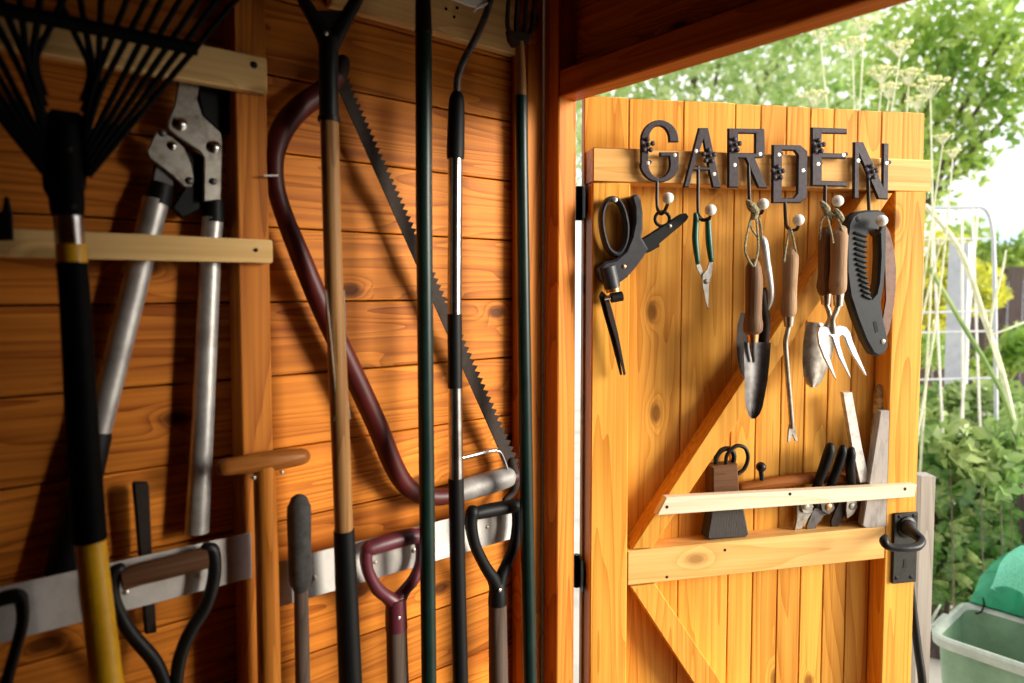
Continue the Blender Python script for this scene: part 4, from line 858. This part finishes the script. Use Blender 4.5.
lf = [(0, -.5), (.16, -.46), (.42, -.30), (.30, -.08), (.50, .10), (.22, .16), (0, .56), (-.22, .16), (-.50, .10), (-.30, -.08), (-.42, -.30), (-.16, -.46)]
lv_ = [Vector((x, .10*abs(x)-.05*y*y, y)) for x, y in lf] + [Vector((0, .02, -.1))]
ivm = mesh('ivy_leaf', (lv_, [(i, (i+1) % 12, 12) for i in range(12)]), 'leaf_ivy', False); ivm2 = ivm.copy(); ivm2.materials[0] = M['leaf_low']
ang0 = math.atan2(dv.y, dv.x)
for i in range(290):
    s = ln*(.05+.62*rng.random()); z = .12 + (fz-.12+.08)*rng.random()**.9
    pp = a + dv*s - nv*(.02+.07*rng.random()); sc2 = .06+.05*rng.random()
    o = child('ivy_leaf', ivm if rng.random() < .75 else ivm2, iv, Vector((pp.x, pp.y, z))-iv.location, (rng.uniform(-.7, .3), rng.uniform(-.6, .6)+math.pi, ang0+rng.uniform(-.6, .6))); o.scale = (sc2, sc2, sc2)
bush('loose pale leaves spilling over the top of the ivy fence', [B(950, 440, 2.8, .12, .10), B(980, 455, 2.75, .14, .10), B(1010, 445, 2.75, .14, .12), B(1000, 480, 2.7, .1, .08)], 260, .06, 'leaf_low', .004)
# weathered post just behind the free edge of the door
t = Thing('gate_post', 'weathered grey timber post just behind the door edge', 'post', WORLD)
p0 = at(919, 560, 1.72); p1 = at(933, 560, 1.72); p0.z = p1.z = 0; dv2 = (p1-p0); nv2 = Vector((-dv2.y, dv2.x, 0)).normalized()*.04; vs = []
zt = 1.5-(475-288)/690*1.72
for z in (ZG, zt):
    for pz in (p0, p1, p1+nv2, p0+nv2): vs.append(Vector((pz.x, pz.y, z)))
t.add('post', (vs, [(0, 1, 2, 3), (4, 5, 6, 7), (0, 1, 5, 4), (1, 2, 6, 5), (2, 3, 7, 6), (3, 0, 4, 7)]), 'greywood', smooth=False); t.done()
# recycling bin
RZ = 1.5 - 1.12
def onz(px, py, z):
    d = ray(px, py); k_ = (z-CAM.z)/d.z; return CAM + d*k_
NLc, FLc, NRc = onz(929, 634, RZ), onz(955, 602, RZ), onz(1030, 668, RZ)
ux = (NRc-NLc).normalized(); uy = Vector((-ux.y, ux.x, 0)); LX, LY = .52, .36
BA = math.atan2(ux.y, ux.x); BF = Frame((NLc.x, NLc.y, 0), BA)
def rr(x0, x1, y0, y1, r, z, n=5):
    out = []
    for (cx, cy, a0) in ((x1-r, y0+r, -90), (x1-r, y1-r, 0), (x0+r, y1-r, 90), (x0+r, y0+r, 180)):
        for i in range(n+1): a = math.radians(a0+90*i/n); out.append(Vector((cx+r*math.cos(a), cy+r*math.sin(a), z)))
    return out
def loft(rings, cap0=True, cap1=False):
    V, Fc = [], []; n = len(rings[0])
    for r in rings: V += r
    for i in range(len(rings)-1):
        for k in range(n): Fc.append((i*n+k, i*n+(k+1) % n, (i+1)*n+(k+1) % n, (i+1)*n+k))
    if cap0: Fc.append(tuple(range(n))[::-1])
    if cap1: Fc.append(tuple((len(rings)-1)*n+k for k in range(n)))
    return (V, Fc)
t = Thing('recycling_bin', 'pale green plastic recycling box with a thick rim', 'bin', BF)
i_ = .045
t.add('tub', loft([rr(i_, LX-i_, i_, LY-i_, .04, ZG+.001), rr(.012, LX-.012, .012, LY-.012, .05, RZ-.01), rr(.018, LX-.018, .018, LY-.018, .045, RZ-.01), rr(i_+.008, LX-i_-.008, i_+.008, LY-i_-.008, .035, ZG+.014)], True, True), 'bin')
t.add('rim', loft([rr(.010, LX-.010, .010, LY-.010, .05, RZ-.035), rr(-.004, LX+.004, -.004, LY+.004, .06, RZ-.030), rr(-.006, LX+.006, -.006, LY+.006, .06, RZ-.004), rr(0, LX, 0, LY, .055, RZ+.004), rr(.012, LX-.012, .012, LY-.012, .045, RZ+.003), rr(.020, LX-.020, .020, LY-.020, .04, RZ-.012)], False, False), 'binrim')
t.add('side_handle', box(-.035, -.004, LY*.35, LY*.7, RZ-.05, RZ-.02, .005), 'binrim')
t.done()
# green net bag on the far edge of the bin
t = Thing('garden_bag', 'crumpled green woven garden bag lying over the bin rim', 'bag', BF)
def lump(x0, x1, y0, y1, z0, z1, seed, amp, nx_=22, ny_=14):
    r_ = random.Random(seed); ph = [r_.uniform(0, 6) for _ in range(8)]; top, bot = [], []
    for j in range(ny_+1):
        for i in range(nx_+1):
            u_, v_ = i/nx_, j/ny_; e = (max(0, 1-abs(2*u_-1)**2.6)*max(0, 1-abs(2*v_-1)**2.6))**.42
            wv = amp*(1.3*abs(math.sin(u_*7+ph[0]+v_*5))-1.1*abs(math.sin(v_*8+ph[1]-u_*6))+.5*math.sin(u_*23+ph[2])+.4*math.sin((u_+v_)*31+ph[3]))
            x, y = x0+(x1-x0)*u_, y0+(y1-y0)*v_
            top.append(Vector((x, y, z0+(z1-z0)*e+wv*e))); bot.append(Vector((x, y, z0-.004)))
    q_ = nx_+1; Fc = []; m = len(top)
    for j in range(ny_):
        for i in range(nx_): a_ = j*q_+i; Fc += [(a_, a_+1, a_+q_+1, a_+q_), (m+a_, m+a_+q_, m+a_+q_+1, m+a_+1)]
    return (top+bot, Fc)
t.add('bag_body', lump(.02, .56, LY-.02, LY+.20, RZ+.012, RZ+.17, 5, .030, 34, 24), 'bag')
t.add('mesh_panel', lump(.08, .56, LY-.012, LY+.19, RZ+.075, RZ+.255, 9, .012, 34, 24), 'bag2', label='paler mesh panel')
P = [(.20, LY-.015, RZ+.07), (.20, LY-.035, RZ+.03), (.215, LY-.06, RZ-.03), (.25, LY-.09, RZ-.08), (.31, LY-.12, RZ-.115), (.40, LY-.15, RZ-.12)]
Pc = [Vector(p) for p in catmull(P, 5)]; V, Fc = [], []
for i, p in enumerate(Pc):
    for o_ in ((-.017, 0), (.017, 0.004)): V.append(p + Vector((o_[0], o_[1], 0)))
    for o_ in ((-.017, .003), (.017, .007)): V.append(p + Vector((o_[0], o_[1], .002)))
for i in range(len(Pc)-1):
    b0_ = i*4
    for (u_, v_) in ((0, 1), (1, 3), (3, 2), (2, 0)): Fc.append((b0_+u_, b0_+v_, b0_+4+v_, b0_+4+u_))
t.add('strap', (V, Fc), 'strap', label='dark grey webbing strap hanging into the bin')
t.add('cord', sweep(catmull([(.05, LY-.005, RZ+.06), (.065, LY-.02, RZ+.02), (.06, LY-.03, RZ-.01), (.045, LY-.035, RZ-.02)], 4), .003, 6), 'black')
t.done()
t = Thing('bin_liner', 'scrap of clear white plastic beside the bin corner', 'plastic sheet', WORLD)
A_ = [at(921, 628, 2.40), at(929, 621, 2.42), at(940, 604, 2.6), at(935, 611, 2.62), at(922, 638, 2.46)]
t.add('sheet', (A_ + [p+Vector((.004, .004, -.004)) for p in A_], [(0, 1, 2, 3, 4), (5, 9, 8, 7, 6)] + [(i, (i+1) % 5, 5+(i+1) % 5, 5+i) for i in range(5)]), 'binrim', smooth=False); t.done()
t = Thing('black_hose', 'black ribbed hose running down behind the door edge', 'hose', WORLD)
P = [at(908, 570, 1.62), at(913, 610, 1.62), at(918, 650, 1.60), at(923, 690, 1.58), at(930, 800, 1.58)]; t.add('hose', sweep(catmull([tuple(p) for p in P], 5), .009, 10), 'black'); t.done()
